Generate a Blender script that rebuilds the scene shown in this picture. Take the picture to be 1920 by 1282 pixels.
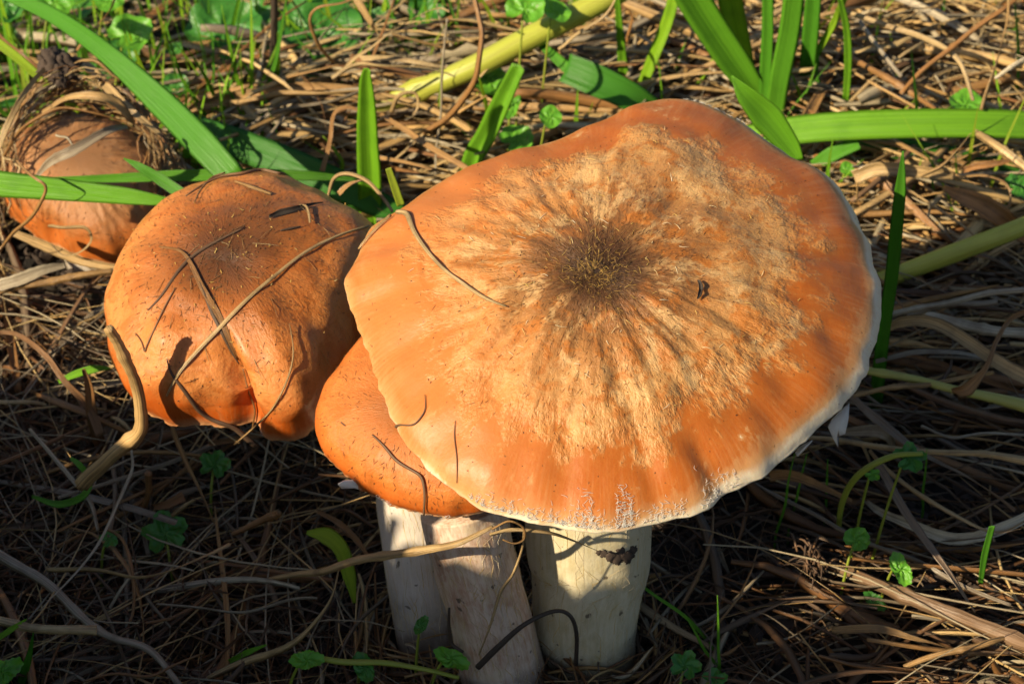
import bpy, math, random
import numpy as np
from mathutils import Vector, noise as mnoise
from mathutils.bvhtree import BVHTree

# ------------------------------------------------------------------ camera, sky, sun, exposure
# all layout below is written in centimetres; CM turns it into metres
CM = 0.01
for o in list(bpy.data.objects):
    bpy.data.objects.remove(o)
sc = bpy.context.scene
COL = sc.collection
PITCH = math.radians(40.0)
AIM = np.array([0.0, 0.0, 4.5])
DIST = 50.0
HALF = 0.21
FWD = np.array([0.0, math.cos(PITCH), -math.sin(PITCH)])
RIGHT = np.array([1.0, 0.0, 0.0])
UP = np.array([0.0, math.sin(PITCH), math.cos(PITCH)])
CAM = AIM - FWD * DIST

cd = bpy.data.cameras.new('camera')
cd.sensor_width = 36.0
cd.lens = 18.0 / HALF
cd.clip_start = 0.01
cd.clip_end = 200.0
cd.dof.use_dof = True
cd.dof.focus_distance = 0.445
cd.dof.aperture_fstop = 45.0
cam = bpy.data.objects.new('camera', cd)
cam.location = CAM * CM
cam.rotation_euler = (math.pi / 2 - PITCH, 0, 0)
COL.objects.link(cam)
sc.camera = cam

SUN_EL = math.radians(33.0)
TO_SUN = np.array([-0.84, -0.54])
TO_SUN = TO_SUN / np.linalg.norm(TO_SUN)
w = bpy.data.worlds.new('World')
sc.world = w
w.use_nodes = True
nt = w.node_tree
bg = nt.nodes['Background']
sky = nt.nodes.new('ShaderNodeTexSky')
sky.sky_type = 'NISHITA'
sky.sun_disc = False
sky.sun_elevation = SUN_EL
sky.sun_rotation = math.atan2(TO_SUN[0], TO_SUN[1])
nt.links.new(sky.outputs[0], bg.inputs[0])
bg.inputs[1].default_value = 0.058

sd = bpy.data.lights.new('sun', 'SUN')
sd.energy = 5.0
sd.angle = math.radians(0.55)
sd.color = (1.0, 0.85, 0.59)
sun = bpy.data.objects.new('sun', sd)
d3 = Vector((TO_SUN[0] * math.cos(SUN_EL), TO_SUN[1] * math.cos(SUN_EL), math.sin(SUN_EL)))
sun.rotation_euler = d3.to_track_quat('Z', 'Y').to_euler()
sun.location = d3 * 2.0
COL.objects.link(sun)

sc.view_settings.view_transform = 'Standard'
sc.view_settings.look = 'None'
sc.view_settings.gamma = 1.0
sc.view_settings.use_curve_mapping = False
sc.view_settings.exposure = 0.74

rng = random.Random(11)
R_ = rng.uniform

# ------------------------------------------------------------------ pixel helpers (photo is 1920 x 1282)
def ray(u, v):
    return FWD + RIGHT * ((u - 960) / 960 * HALF) + UP * ((641 - v) / 960 * HALF)
def PZ(u, v, z=0.0):
    r = ray(u, v); k = (z - CAM[2]) / r[2]
    return CAM + r * k
def PY(u, v, y):
    r = ray(u, v); k = (y - CAM[1]) / r[1]
    return CAM + r * k
def PROJ(p):
    d = np.asarray(p) - CAM
    z = d @ FWD
    return np.stack([960 + (d @ RIGHT) / z / HALF * 960, 641 - (d @ UP) / z / HALF * 960], -1)
def PXCM(p):           # centimetres covered by one photo pixel at p
    return float((np.asarray(p) - CAM) @ FWD) * HALF / 960

# ------------------------------------------------------------------ material helper
class NT:
    def __init__(s, name):
        s.m = bpy.data.materials.new(name); s.m.use_nodes = True
        s.t = s.m.node_tree; s.t.nodes.clear()
        s.out = s.t.nodes.new('ShaderNodeOutputMaterial')
    def n(s, typ, ins=None, **at):
        nd = s.t.nodes.new(typ)
        for k, v in at.items(): setattr(nd, k, v)
        for k, v in (ins or {}).items(): s.put(nd.inputs[k], v)
        return nd
    def put(s, sock, v):
        if isinstance(v, bpy.types.NodeSocket): s.t.links.new(v, sock)
        else: sock.default_value = v
    def math(s, op, a, b=0.0, c=0.0, clamp=False):
        nd = s.n('ShaderNodeMath', operation=op, use_clamp=clamp)
        s.put(nd.inputs[0], a); s.put(nd.inputs[1], b); s.put(nd.inputs[2], c)
        return nd.outputs[0]
    def ss(s, x, a, b):     # smoothstep a..b
        nd = s.n('ShaderNodeMapRange', {0: x, 1: a, 2: b, 3: 0.0, 4: 1.0}, interpolation_type='SMOOTHSTEP')
        return nd.outputs[0]
    def mix(s, f, a, b, mode='MIX'):
        nd = s.n('ShaderNodeMix', data_type='RGBA', blend_type=mode)
        s.put(nd.inputs[0], f); s.put(nd.inputs[6], a); s.put(nd.inputs[7], b)
        return nd.outputs[2]
    def ramp(s, x, stops, mode='LINEAR'):
        nd = s.n('ShaderNodeValToRGB'); s.put(nd.inputs[0], x)
        cr = nd.color_ramp; cr.interpolation = mode
        while len(cr.elements) < len(stops): cr.elements.new(0.5)
        for e, (p, c) in zip(cr.elements, stops):
            e.position = p; e.color = (*c, 1) if len(c) == 3 else c
        return nd.outputs[0]
    def noise(s, vec, scale=1.0, detail=3.0, rough=0.55, dist=0.0):
        nd = s.n('ShaderNodeTexNoise', {'Vector': vec, 'Scale': scale, 'Detail': detail, 'Roughness': rough, 'Distortion': dist})
        return nd.outputs[0]
    def tint(s):
        a = s.n('ShaderNodeAttribute', attribute_name='tint')
        sp = s.n('ShaderNodeSeparateXYZ', {0: a.outputs['Vector']})
        return sp.outputs[0], sp.outputs[1], sp.outputs[2]
    def comb(s, x, y, z):
        return s.n('ShaderNodeCombineXYZ', {0: x, 1: y, 2: z}).outputs[0]
    def pos(s):              # object coordinates in centimetres
        tc = s.n('ShaderNodeTexCoord')
        return s.n('ShaderNodeVectorMath', {0: tc.outputs['Object'], 3: 100.0}, operation='SCALE').outputs[0]
    def bump(s, h, strength, dist):
        return s.n('ShaderNodeBump', {'Height': h, 'Strength': strength, 'Distance': dist}).outputs[0]
    def bsdf(s, **k):
        nd = s.n('ShaderNodeBsdfPrincipled')
        for a, v in k.items(): s.put(nd.inputs[a.replace('_', ' ')], v)
        return nd
    def surf(s, sh):
        s.t.links.new(sh, s.out.inputs[0]); return s.m

def cap_material(name, stops, patch, patch_amt, fib_amt, rough=0.42, jag=0.3, coat=0.0, bump=0.5, blot=0.0, stain=None, leftpale=0.0, rimwide=0.0, cream=0.0):
    n = NT(name)
    c, s_, t = n.tint()
    P = n.pos()
    va = n.comb(n.math('MULTIPLY', c, 5.0), n.math('MULTIPLY', s_, 5.0), n.math('MULTIPLY', t, 4.0))
    vf = n.comb(n.math('MULTIPLY', c, 30.0), n.math('MULTIPLY', s_, 30.0), n.math('MULTIPLY', t, 26.0))
    vh = n.comb(n.math('MULTIPLY', c, 75.0), n.math('MULTIPLY', s_, 75.0), n.math('MULTIPLY', t, 5.0))
    A = n.noise(va, 1.0, 5.0, 0.7)
    F = n.noise(vf, 1.0, 4.0, 0.65)
    Hh = n.noise(vh, 1.0, 2.0, 0.5)
    B = n.noise(P, 0.85, 4.0, 0.6)
    B2 = n.noise(P, 2.3, 4.0, 0.6, 0.6)
    j = n.math('ADD', n.math('MULTIPLY', n.math('SUBTRACT', A, 0.5), jag), n.math('MULTIPLY', n.math('SUBTRACT', B, 0.5), jag * 0.7))
    j = n.math('ADD', j, n.math('MULTIPLY', n.math('SUBTRACT', F, 0.5), jag * 0.45))
    fade = n.math('SUBTRACT', 1.0, n.ss(t, 0.8, 0.97))
    fade = n.math('MULTIPLY', fade, n.math('ADD', 0.22, n.math('MULTIPLY', n.ss(t, 0.15, 0.6), 0.78)))
    t2 = n.math('ADD', t, n.math('MULTIPLY', j, fade))
    t2 = n.math('ADD', t2, n.math('MULTIPLY', n.math('MULTIPLY', n.ss(c, 0.0, 0.9), n.ss(t, 0.8, 1.0)), rimwide))
    t2 = n.math('SUBTRACT', t2, n.math('MULTIPLY', n.ss(t, 0.92, 1.0), n.math('ADD', n.math('MULTIPLY', n.ss(A, 0.42, 0.6), 0.022), n.math('MULTIPLY', n.ss(n.math('MULTIPLY', c, -1.0), 0.3, 0.95), 0.022))))
    t2 = n.math('ADD', t2, n.math('MULTIPLY', n.math('MULTIPLY', n.ss(n.math('MULTIPLY', s_, -1.0), 0.45, 0.9), n.ss(t, 0.9, 1.0)), rimwide * 0.25))
    col = n.ramp(t2, stops)
    band = n.math('MULTIPLY', n.ss(t2, 0.1, 0.28), n.math('SUBTRACT', 1.0, n.ss(t2, 0.62, 0.78)))
    pm = n.math('MULTIPLY', n.math('MULTIPLY', n.ss(B2, 0.47, 0.62), band), patch_amt)
    col = n.mix(pm, col, (*patch, 1))
    if cream:
        cm = n.math('MULTIPLY', n.math('MULTIPLY', n.ss(n.noise(n.comb(n.math('MULTIPLY', c, 3.5), n.math('MULTIPLY', s_, 3.5), n.math('MULTIPLY', t, 6.0)), 1.3, 5.0, 0.65), 0.5, 0.64), band), cream)
        col = n.mix(cm, col, (0.60, 0.37, 0.16, 1))
    fm = n.math('MULTIPLY', n.math('MULTIPLY', n.ss(F, 0.5, 0.72), n.math('SUBTRACT', 1.0, n.ss(t2, 0.55, 0.8))), fib_amt)
    col = n.mix(fm, col, (0.16, 0.075, 0.022, 1))
    # faint radial striation towards the rim
    st = n.math('MULTIPLY', n.math('MULTIPLY', n.ss(Hh, 0.45, 0.65), n.ss(t, 0.7, 0.95)), 0.14)
    col = n.mix(st, col, (0.62, 0.36, 0.16, 1))
    lm = n.math('MULTIPLY', n.ss(n.math('MULTIPLY', c, -1.0), 0.0, 0.75), n.math('MULTIPLY', n.ss(t2, 0.34, 0.66), n.math('SUBTRACT', 1.0, n.ss(t, 0.9, 0.98))))
    if leftpale: col = n.mix(n.math('MULTIPLY', lm, leftpale), col, (0.54, 0.19, 0.05, 1))
    if blot:
        bl = n.math('MULTIPLY', n.ss(n.noise(P, 3.1, 5.0, 0.7), 0.56, 0.7), blot)
        col = n.mix(bl, col, (0.2, 0.075, 0.018, 1))
    if stain:     # brown stain of its own shape beside the middle
        (sx, sy, sz), rad, amt = stain
        dv = n.n('ShaderNodeVectorMath', {0: P, 1: (sx, sy, sz)}, operation='DISTANCE').outputs['Value']
        dd = n.math('ADD', dv, n.math('MULTIPLY', n.math('SUBTRACT', B2, 0.5), rad * 1.6))
        col = n.mix(n.math('MULTIPLY', n.math('SUBTRACT', 1.0, n.ss(dd, rad * 0.2, rad * 1.1)), amt), col, (0.11, 0.045, 0.014, 1))
    speck = n.math('MULTIPLY', n.ss(n.noise(P, 11.0, 2.0, 0.5), 0.7, 0.74), 0.6)
    col = n.mix(speck, col, (0.1, 0.045, 0.015, 1))
    inn = n.math('SUBTRACT', 1.0, n.math('MULTIPLY', n.ss(t2, 0.55, 0.78), 0.8))
    hgt = n.math('MULTIPLY', inn, n.math('ADD', n.math('MULTIPLY', F, 0.7), n.math('ADD', n.math('MULTIPLY', B2, 0.8), n.math('MULTIPLY', n.noise(P, 8.0, 6.0, 0.7), 0.6))))
    nrm = n.bump(hgt, bump, 0.0008)
    rg = n.math('ADD', rough, n.math('MULTIPLY', n.math('SUBTRACT', B2, 0.5), 0.3))
    b = n.bsdf(Base_Color=col, Roughness=rg, Normal=nrm, Coat_Weight=coat, Coat_Roughness=0.3)
    b.inputs['Specular IOR Level'].default_value = 0.3
    b.inputs['Subsurface Weight'].default_value = 0.2
    b.inputs['Subsurface Radius'].default_value = (0.004, 0.0018, 0.0008)
    b.inputs['Subsurface Scale'].default_value = 0.6
    return n.surf(b.outputs[0])

def stem_material(name, base, tone, tone_amt, dirt):
    n = NT(name)
    c, s_, t = n.tint()
    P = n.pos()
    v = n.comb(n.math('MULTIPLY', c, 9.0), n.math('MULTIPLY', s_, 9.0), n.math('MULTIPLY', t, 9.0))
    F = n.noise(v, 1.0, 5.0, 0.7)
    B = n.noise(P, 1.6, 4.0, 0.6)
    col = n.mix(n.math('MULTIPLY', n.ss(n.math('ADD', n.math('MULTIPLY', F, 0.5), n.math('MULTIPLY', n.noise(P, 1.1, 5.0, 0.65), 0.5)), 0.4, 0.64), tone_amt), (*base, 1), (*tone, 1))
    col = n.mix(n.math('MULTIPLY', n.ss(B, 0.52, 0.7), 0.35), col, (0.5, 0.4, 0.2, 1))
    low = n.math('SUBTRACT', 1.0, n.ss(n.math('ADD', t, n.math('MULTIPLY', n.math('SUBTRACT', B, 0.5), 0.4)), 0.0, 0.22))
    col = n.mix(n.math('MULTIPLY', low, dirt), col, (0.12, 0.08, 0.05, 1))
    sp = n.math('MULTIPLY', n.ss(n.noise(P, 4.0, 2.0, 0.5), 0.68, 0.72), 0.8)
    col = n.mix(sp, col, (0.06, 0.04, 0.025, 1))
    nrm = n.bump(n.math('ADD', F, n.math('MULTIPLY', n.noise(P, 6.0, 4.0), 0.9)), 0.28, 0.0006)
    b = n.bsdf(Base_Color=col, Roughness=0.62, Normal=nrm)
    b.inputs['Subsurface Weight'].default_value = 0.15
    b.inputs['Subsurface Radius'].default_value = (0.003, 0.002, 0.0014)
    b.inputs['Subsurface Scale'].default_value = 0.6
    return n.surf(b.outputs[0])

def strand_material(name, stops, trans, rough, streak=0.5, dark=(0.1, 0.06, 0.03), spec=0.5, bump=0.35, vein=15.0):
    n = NT(name)
    r, t, s_ = n.tint()
    P = n.pos()
    col = n.ramp(r, stops)
    v = n.comb(n.math('MULTIPLY', s_, vein), n.math('MULTIPLY', t, 0.5 if vein < 20 else 0.12), n.math('MULTIPLY', r, 57.0))
    F = n.noise(v, 1.0, 3.0, 0.6)
    col = n.mix(n.math('MULTIPLY', n.ss(F, 0.42, 0.68), streak), col, (*dark, 1), 'MULTIPLY' if False else 'MIX')
    B = n.noise(P, 1.3, 3.0, 0.6)
    col = n.mix(n.math('MULTIPLY', n.ss(B, 0.5, 0.75), streak * 0.7), col, (*dark, 1))
    nrm = n.bump(F, bump, 0.0005)
    b = n.bsdf(Base_Color=col, Roughness=rough, Normal=nrm)
    b.inputs['Specular IOR Level'].default_value = spec
    if trans > 0:
        tr = n.n('ShaderNodeBsdfTranslucent', {'Color': n.mix(1.0, col, (1.0, 1.0, 0.55, 1), 'MULTIPLY')})
        mx = n.n('ShaderNodeMixShader', {0: trans, 1: b.outputs[0], 2: tr.outputs[0]})
        return n.surf(mx.outputs[0])
    return n.surf(b.outputs[0])

def leaf_material(name, ca, cb, trans=0.35):
    n = NT(name)
    r, t, s_ = n.tint()       # t: 0 centre .. 1 rim, s_: vein mask
    P = n.pos()
    B = n.noise(P, 2.2, 3.0, 0.6)
    col = n.mix(B, (*ca, 1), (*cb, 1))
    col = n.mix(n.math('MULTIPLY', s_, 0.5), col, (ca[0] * 1.9 + 0.04, ca[1] * 1.5, ca[2] * 1.4, 1))
    col = n.mix(n.math('MULTIPLY', n.ss(n.noise(P, 6.0, 2.0), 0.66, 0.74), 0.5), col, (0.12, 0.08, 0.02, 1))
    nrm = n.bump(n.noise(P, 9.0, 3.0), 0.4, 0.0008)
    b = n.bsdf(Base_Color=col, Roughness=0.38, Normal=nrm)
    tr = n.n('ShaderNodeBsdfTranslucent', {'Color': n.mix(1.0, col, (1.3, 1.25, 0.4, 1), 'MULTIPLY')})
    mx = n.n('ShaderNodeMixShader', {0: trans, 1: b.outputs[0], 2: tr.outputs[0]})
    return n.surf(mx.outputs[0])

def plain_material(name, col, rough=0.6, var=0.3, trans=0.0):
    n = NT(name)
    P = n.pos()
    B = n.noise(P, 5.0, 4.0, 0.65)
    c = n.mix(B, tuple(x * (1 - var) for x in col) + (1,), tuple(min(1, x * (1 + var)) for x in col) + (1,))
    b = n.bsdf(Base_Color=c, Roughness=rough, Normal=n.bump(B, 0.5, 0.0006))
    if trans:
        tr = n.n('ShaderNodeBsdfTranslucent', {'Color': c})
        return n.surf(n.n('ShaderNodeMixShader', {0: trans, 1: b.outputs[0], 2: tr.outputs[0]}).outputs[0])
    return n.surf(b.outputs[0])

def soil_material():
    n = NT('soil')
    P = n.pos()
    a = n.noise(P, 1.1, 6.0, 0.7)
    b_ = n.noise(P, 0.12, 3.0, 0.6)
    col = n.ramp(a, [(0.3, (0.010, 0.007, 0.005)), (0.55, (0.026, 0.017, 0.011)), (0.8, (0.06, 0.038, 0.022))])
    col = n.mix(n.math('MULTIPLY', n.ss(b_, 0.5, 0.68), 0.5), col, (0.03, 0.04, 0.012, 1))
    nrm = n.bump(n.noise(P, 3.0, 6.0, 0.7), 1.0, 0.003)
    b = n.bsdf(Base_Color=col, Roughness=0.92, Normal=nrm)
    return n.surf(b.outputs[0])

M_BIG = cap_material('big_cap_skin',
    [(0.0, (0.034, 0.015, 0.009)), (0.07, (0.058, 0.025, 0.012)), (0.15, (0.12, 0.052, 0.019)), (0.27, (0.26, 0.11, 0.034)),
     (0.42, (0.40, 0.18, 0.055)), (0.58, (0.50, 0.26, 0.09)), (0.67, (0.50, 0.23, 0.07)), (0.77, (0.40, 0.115, 0.017)), (0.85, (0.38, 0.098, 0.012)),
     (0.93, (0.42, 0.12, 0.018)), (0.975, (0.52, 0.26, 0.10)), (1.0, (0.72, 0.60, 0.43))],
    (0.41, 0.135, 0.021), 0.85, 0.36, rough=0.41, jag=0.62, bump=0.6, leftpale=0.6, rimwide=0.04, cream=0.75)
M_LEFT = cap_material('left_cap_skin',
    [(0.0, (0.09, 0.033, 0.011)), (0.08, (0.15, 0.05, 0.013)), (0.17, (0.29, 0.09, 0.018)), (0.38, (0.54, 0.19, 0.045)),
     (0.58, (0.60, 0.235, 0.068)), (0.80, (0.48, 0.10, 0.011)), (0.92, (0.44, 0.082, 0.007)), (1.0, (0.56, 0.27, 0.12))],  # peach middle stop paints a soft sheen into the skin colour
    (0.38, 0.10, 0.012), 0.55, 0.25, rough=0.38, jag=0.28, coat=0.12, bump=0.5, blot=0.55, stain=((0.9, 0.9, 1.6), 1.5, 0.6))
M_FRONT = cap_material('front_cap_skin',
    [(0.0, (0.27, 0.09, 0.02)), (0.3, (0.48, 0.155, 0.033)), (0.6, (0.54, 0.17, 0.035)), (0.85, (0.48, 0.10, 0.010)),
     (0.95, (0.46, 0.092, 0.008)), (1.0, (0.60, 0.36, 0.2))],
    (0.42, 0.11, 0.014), 0.5, 0.3, rough=0.42, jag=0.25, coat=0.05, bump=0.5, blot=0.3)
M_FAR = cap_material('far_cap_skin',
    [(0.0, (0.26, 0.125, 0.055)), (0.3, (0.36, 0.18, 0.08)), (0.55, (0.34, 0.14, 0.05)), (0.75, (0.42, 0.115, 0.02)), (0.95, (0.44, 0.11, 0.015)), (1.0, (0.5, 0.3, 0.16))],
    (0.36, 0.14, 0.04), 0.5, 0.3, rough=0.5, jag=0.3, bump=0.4, blot=0.5)
M_GILL = plain_material('gill_flesh', (0.62, 0.50, 0.36), 0.7, 0.2)
M_STEMBIG = stem_material('big_stem_flesh', (0.54, 0.47, 0.32), (0.36, 0.29, 0.15), 0.75, 0.9)
M_STEMFRONT = stem_material('front_stem_flesh', (0.60, 0.47, 0.37), (0.34, 0.16, 0.085), 0.85, 0.8)
M_STEMBACK = stem_material('rear_stem_flesh', (0.54, 0.47, 0.40), (0.42, 0.34, 0.28), 0.6, 0.9)
M_VEIL = plain_material('white_veil', (0.80, 0.76, 0.70), 0.75, 0.12, 0.25)
M_STRAW = strand_material('dry_straw',
    [(0.0, (0.68, 0.49, 0.24)), (0.25, (0.54, 0.33, 0.13)), (0.45, (0.40, 0.19, 0.06)), (0.6, (0.27, 0.125, 0.045)), (0.75, (0.30, 0.24, 0.17)), (1.0, (0.72, 0.62, 0.44))],
    0.15, 0.34, 0.75, (0.12, 0.062, 0.026), 0.5, 0.7)
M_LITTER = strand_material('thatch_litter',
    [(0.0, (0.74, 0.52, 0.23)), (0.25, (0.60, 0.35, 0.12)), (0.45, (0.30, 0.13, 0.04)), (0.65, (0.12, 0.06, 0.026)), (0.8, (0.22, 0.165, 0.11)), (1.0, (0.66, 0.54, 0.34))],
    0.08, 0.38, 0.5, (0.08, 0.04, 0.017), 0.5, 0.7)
M_GRASS = strand_material('green_grass',
    [(0.0, (0.045, 0.20, 0.025)), (0.35, (0.12, 0.38, 0.025)), (0.65, (0.24, 0.52, 0.025)), (0.85, (0.36, 0.56, 0.025)), (1.0, (0.44, 0.46, 0.05))],
    0.42, 0.38, 0.36, (0.06, 0.22, 0.015), 0.45, 0.6, 34.0)
M_STALK = strand_material('green_stalk',
    [(0.0, (0.24, 0.30, 0.03)), (0.5, (0.44, 0.46, 0.06)), (1.0, (0.48, 0.42, 0.13))],
    0.12, 0.4, 0.25, (0.25, 0.17, 0.04), 0.5)
M_ROOT = strand_material('dark_root',
    [(0.0, (0.025, 0.018, 0.013)), (0.5, (0.10, 0.055, 0.03)), (1.0, (0.24, 0.12, 0.05))], 0.0, 0.6, 0.4, (0.03, 0.02, 0.012))
M_FLECK = strand_material('cap_flecks',
    [(0.0, (0.06, 0.03, 0.012)), (0.4, (0.16, 0.07, 0.02)), (0.6, (0.45, 0.26, 0.05)), (0.8, (0.60, 0.40, 0.10)), (1.0, (0.72, 0.62, 0.45))], 0.0, 0.6, 0.0)
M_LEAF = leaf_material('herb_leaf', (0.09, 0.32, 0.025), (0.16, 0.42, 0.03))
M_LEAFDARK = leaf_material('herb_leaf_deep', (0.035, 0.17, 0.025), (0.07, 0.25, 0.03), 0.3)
M_SOIL = soil_material()
M_CLOD = plain_material('soil_clod', (0.055, 0.036, 0.026), 0.9, 0.5)

# ------------------------------------------------------------------ object helpers
ORG = {}
def link(o, origin, parent=None):
    origin = np.asarray(origin, float)
    ORG[o.name] = origin
    COL.objects.link(o)
    if parent is not None:
        o.parent = parent
        o.location = (origin - ORG[parent.name]) * CM
    else:
        o.location = origin * CM
def tag(o, label=None, cat=None, group=None, kind=None):
    if label: o['label'] = label
    if cat: o['category'] = cat
    if group: o['group'] = group
    if kind: o['kind'] = kind
    return o
def thing(name, label, cat, base, group=None):
    o = bpy.data.objects.new(name, None)
    o.empty_display_size = 0.01
    link(o, base)
    return tag(o, label, cat, group)

class Batch:
    def __init__(s):
        s.v = []; s.f = []; s.t = []; s.k = 0
    def add(s, v, f, t):
        v = np.asarray(v, float); s.v.append(v); s.t.append(np.asarray(t, float))
        k = s.k
        s.f.extend([tuple(i + k for i in q) for q in f]); s.k += len(v)
    def build(s, name, mat, parent=None, origin=None, smooth=True):
        V = np.concatenate(s.v); T = np.concatenate(s.t)
        if origin is None:
            origin = V[np.argmin(V[:, 2])].copy()
        me = bpy.data.meshes.new(name)
        me.from_pydata(((V - origin) * CM).tolist(), [], s.f)
        a = me.attributes.new('tint', 'FLOAT_VECTOR', 'POINT')
        a.data.foreach_set('vector', T.astype(np.float32).ravel())
        me.materials.append(mat)
        if smooth: me.polygons.foreach_set('use_smooth', [True] * len(me.polygons))
        me.update()
        o = bpy.data.objects.new(name, me)
        link(o, origin, parent)
        return o

def spline(P, n):
    P = np.asarray(P, float)
    if len(P) == 2:
        t = np.linspace(0, 1, n)[:, None]; return P[0] * (1 - t) + P[1] * t
    E = np.vstack([2 * P[0] - P[1], P, 2 * P[-1] - P[-2]])
    out = []
    for x in np.linspace(0, len(P) - 1 - 1e-9, n):
        i = int(x); t = x - i
        a, b, c, d = E[i], E[i + 1], E[i + 2], E[i + 3]
        out.append(0.5 * ((2 * b) + (-a + c) * t + (2 * a - 5 * b + 4 * c - d) * t * t + (-a + 3 * b - 3 * c + d) * t ** 3))
    return np.array(out)

def sweep(pts, wid, section, hint=None, roll=0.0, twist=0.0, rnd=0.5, closed=True, caps=True):
    """section: list of (across, up, s01) in half-widths; pts Nx3, wid N (full widths, cm)"""
    pts = np.asarray(pts, float); N = len(pts)
    hint = -FWD if hint is None else np.asarray(hint, float)
    T = np.gradient(pts, axis=0); T /= np.linalg.norm(T, axis=1)[:, None] + 1e-9
    B = np.cross(T, hint); L = np.linalg.norm(B, axis=1)
    for i in range(N):
        if L[i] < 0.05: B[i] = B[i - 1] if i else np.cross(T[i], [0.3, 0.5, 0.8])
    B /= np.linalg.norm(B, axis=1)[:, None] + 1e-9
    Nn = np.cross(B, T)
    ang = roll + twist * np.linspace(0, 1, N)
    ca, sa = np.cos(ang)[:, None], np.sin(ang)[:, None]
    B, Nn = B * ca + Nn * sa, -B * sa + Nn * ca
    seg = np.concatenate([[0], np.cumsum(np.linalg.norm(np.diff(pts, axis=0), axis=1))])
    S = np.asarray(section, float); m = len(S)
    hw = (np.asarray(wid, float) / 2)[:, None, None]
    V = pts[:, None, :] + hw * (B[:, None, :] * S[None, :, 0:1] + Nn[:, None, :] * S[None, :, 1:2])
    tt = np.zeros((N, m, 3)); tt[:, :, 0] = rnd; tt[:, :, 1] = seg[:, None]; tt[:, :, 2] = S[None, :, 2]
    F = []
    mm = m if closed else m - 1
    for i in range(N - 1):
        for j in range(mm):
            k = (j + 1) % m
            F.append((i * m + j, i * m + k, (i + 1) * m + k, (i + 1) * m + j))
    if closed and caps:
        F.append(tuple(range(m - 1, -1, -1)))
        F.append(tuple((N - 1) * m + j for j in range(m)))
    return V.reshape(-1, 3), F, tt.reshape(-1, 3)

def sec_tube(k=7, flat=1.0):
    return [(math.cos(a), math.sin(a) * flat, (a / (2 * math.pi) * 2) % 1.0) for a in [2 * math.pi * i / k for i in range(k)]]
def sec_blade(fold=0.25, th=0.07, m=6, curl=0.0):
    top = []; bot = []
    for i in range(m + 1):
        s = -1 + 2 * i / m
        h = fold * abs(s) + curl * s * s
        if abs(s) < 0.01: h += 0.0
        top.append((s, h, (s + 1) / 2))
    for i in range(m - 1, 0, -1):
        s = -1 + 2 * i / m
        bot.append((s, fold * abs(s) + curl * s * s - th * (1 - s * s) - th * 0.3, (s + 1) / 2))
    return top + bot
SEC_T = sec_tube(8)
SEC_FLAT = [(-1, 0.05, 0), (-0.35, -0.28, .3), (1, 0.0, 1), (0.45, 0.34, .7), (-0.1, 0.12, .45)]
SEC_THIN = sec_tube(4, 0.6)

def interp_w(ws, n):
    ws = np.asarray(ws, float)
    return np.interp(np.linspace(0, 1, n), np.linspace(0, 1, len(ws)), ws)

def wobble(pts, amp, seed, freq=0.55):
    out = np.array(pts, float)
    for i, p in enumerate(out):
        q = Vector((p[0] * freq + seed * 3.1, p[1] * freq - seed, p[2] * freq + i * 0.02))
        out[i] += np.array(mnoise.noise_vector(q)) * amp
    return out

# ------------------------------------------------------------------ the ground
def gh(x, y):
    h = 0.55 * mnoise.noise(Vector((x * 0.11, y * 0.11, 3.3))) + 0.28 * mnoise.noise(Vector((x * 0.4, y * 0.4, 1.7)))
    if abs(x) < 40 and abs(y) < 50:
        h += 0.10 * mnoise.noise(Vector((x * 1.7, y * 1.7, 9.1)))
    return h - 0.15
def heap(x, y):
    """thatch thickness in cm"""
    h = 0.9
    h += 1.7 * math.exp(-(((x + 3.5) / 6.0) ** 2 + ((y - 13.5) / 3.4) ** 2))
    h += 1.6 * math.exp(-(((x - 9.0) / 6.5) ** 2 + ((y - 16.0) / 7.0) ** 2))
    h += 0.9 * math.exp(-(((x - 8.0) / 3.5) ** 2 + ((y - 5.0) / 3.5) ** 2))
    h += 0.7 * math.exp(-(((x + 8.0) / 3.0) ** 2 + ((y - 3.0) / 3.0) ** 2))
    h += 1.2 * math.exp(-(((x + 10.5) / 3.0) ** 2 + ((y - 8.5) / 2.5) ** 2))
    return h
ax = np.concatenate([-np.geomspace(3000, 24, 14), np.linspace(-22, 22, 150), np.geomspace(24, 3000, 14)])
ay = np.concatenate([-np.geomspace(3000, 22, 14), np.linspace(-20, 34, 170), np.geomspace(36, 3000, 14)])
gb = Batch()
gv = [(x, y, gh(x, y)) for y in ay for x in ax]
nx = len(ax)
gf = [(j * nx + i, j * nx + i + 1, (j + 1) * nx + i + 1, (j + 1) * nx + i) for j in range(len(ay) - 1) for i in range(nx - 1)]
gb.add(gv, gf, np.zeros((len(gv), 3)))
ground = gb.build('ground', M_SOIL, origin=(0, 0, 0))
tag(ground, kind='structure')

def lump(c, r, seed, n1=10, n2=14, amp=0.45):
    V = []; F = []
    for i in range(n1 + 1):
        for j in range(n2):
            a = math.pi * i / n1; b_ = 2 * math.pi * j / n2
            d = np.array([math.sin(a) * math.cos(b_), math.sin(a) * math.sin(b_), math.cos(a)])
            rr = r * (1 + amp * mnoise.noise(Vector(d * 1.7 + seed)) + amp * 0.7 * mnoise.noise(Vector(d * 4.5 - seed)))
            V.append(np.asarray(c) + d * rr)
    for i in range(n1):
        for j in range(n2):
            F.append((i * n2 + j, (i + 1) * n2 + j, (i + 1) * n2 + (j + 1) % n2, i * n2 + (j + 1) % n2))
    return V, F, np.zeros((len(V), 3))

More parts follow.
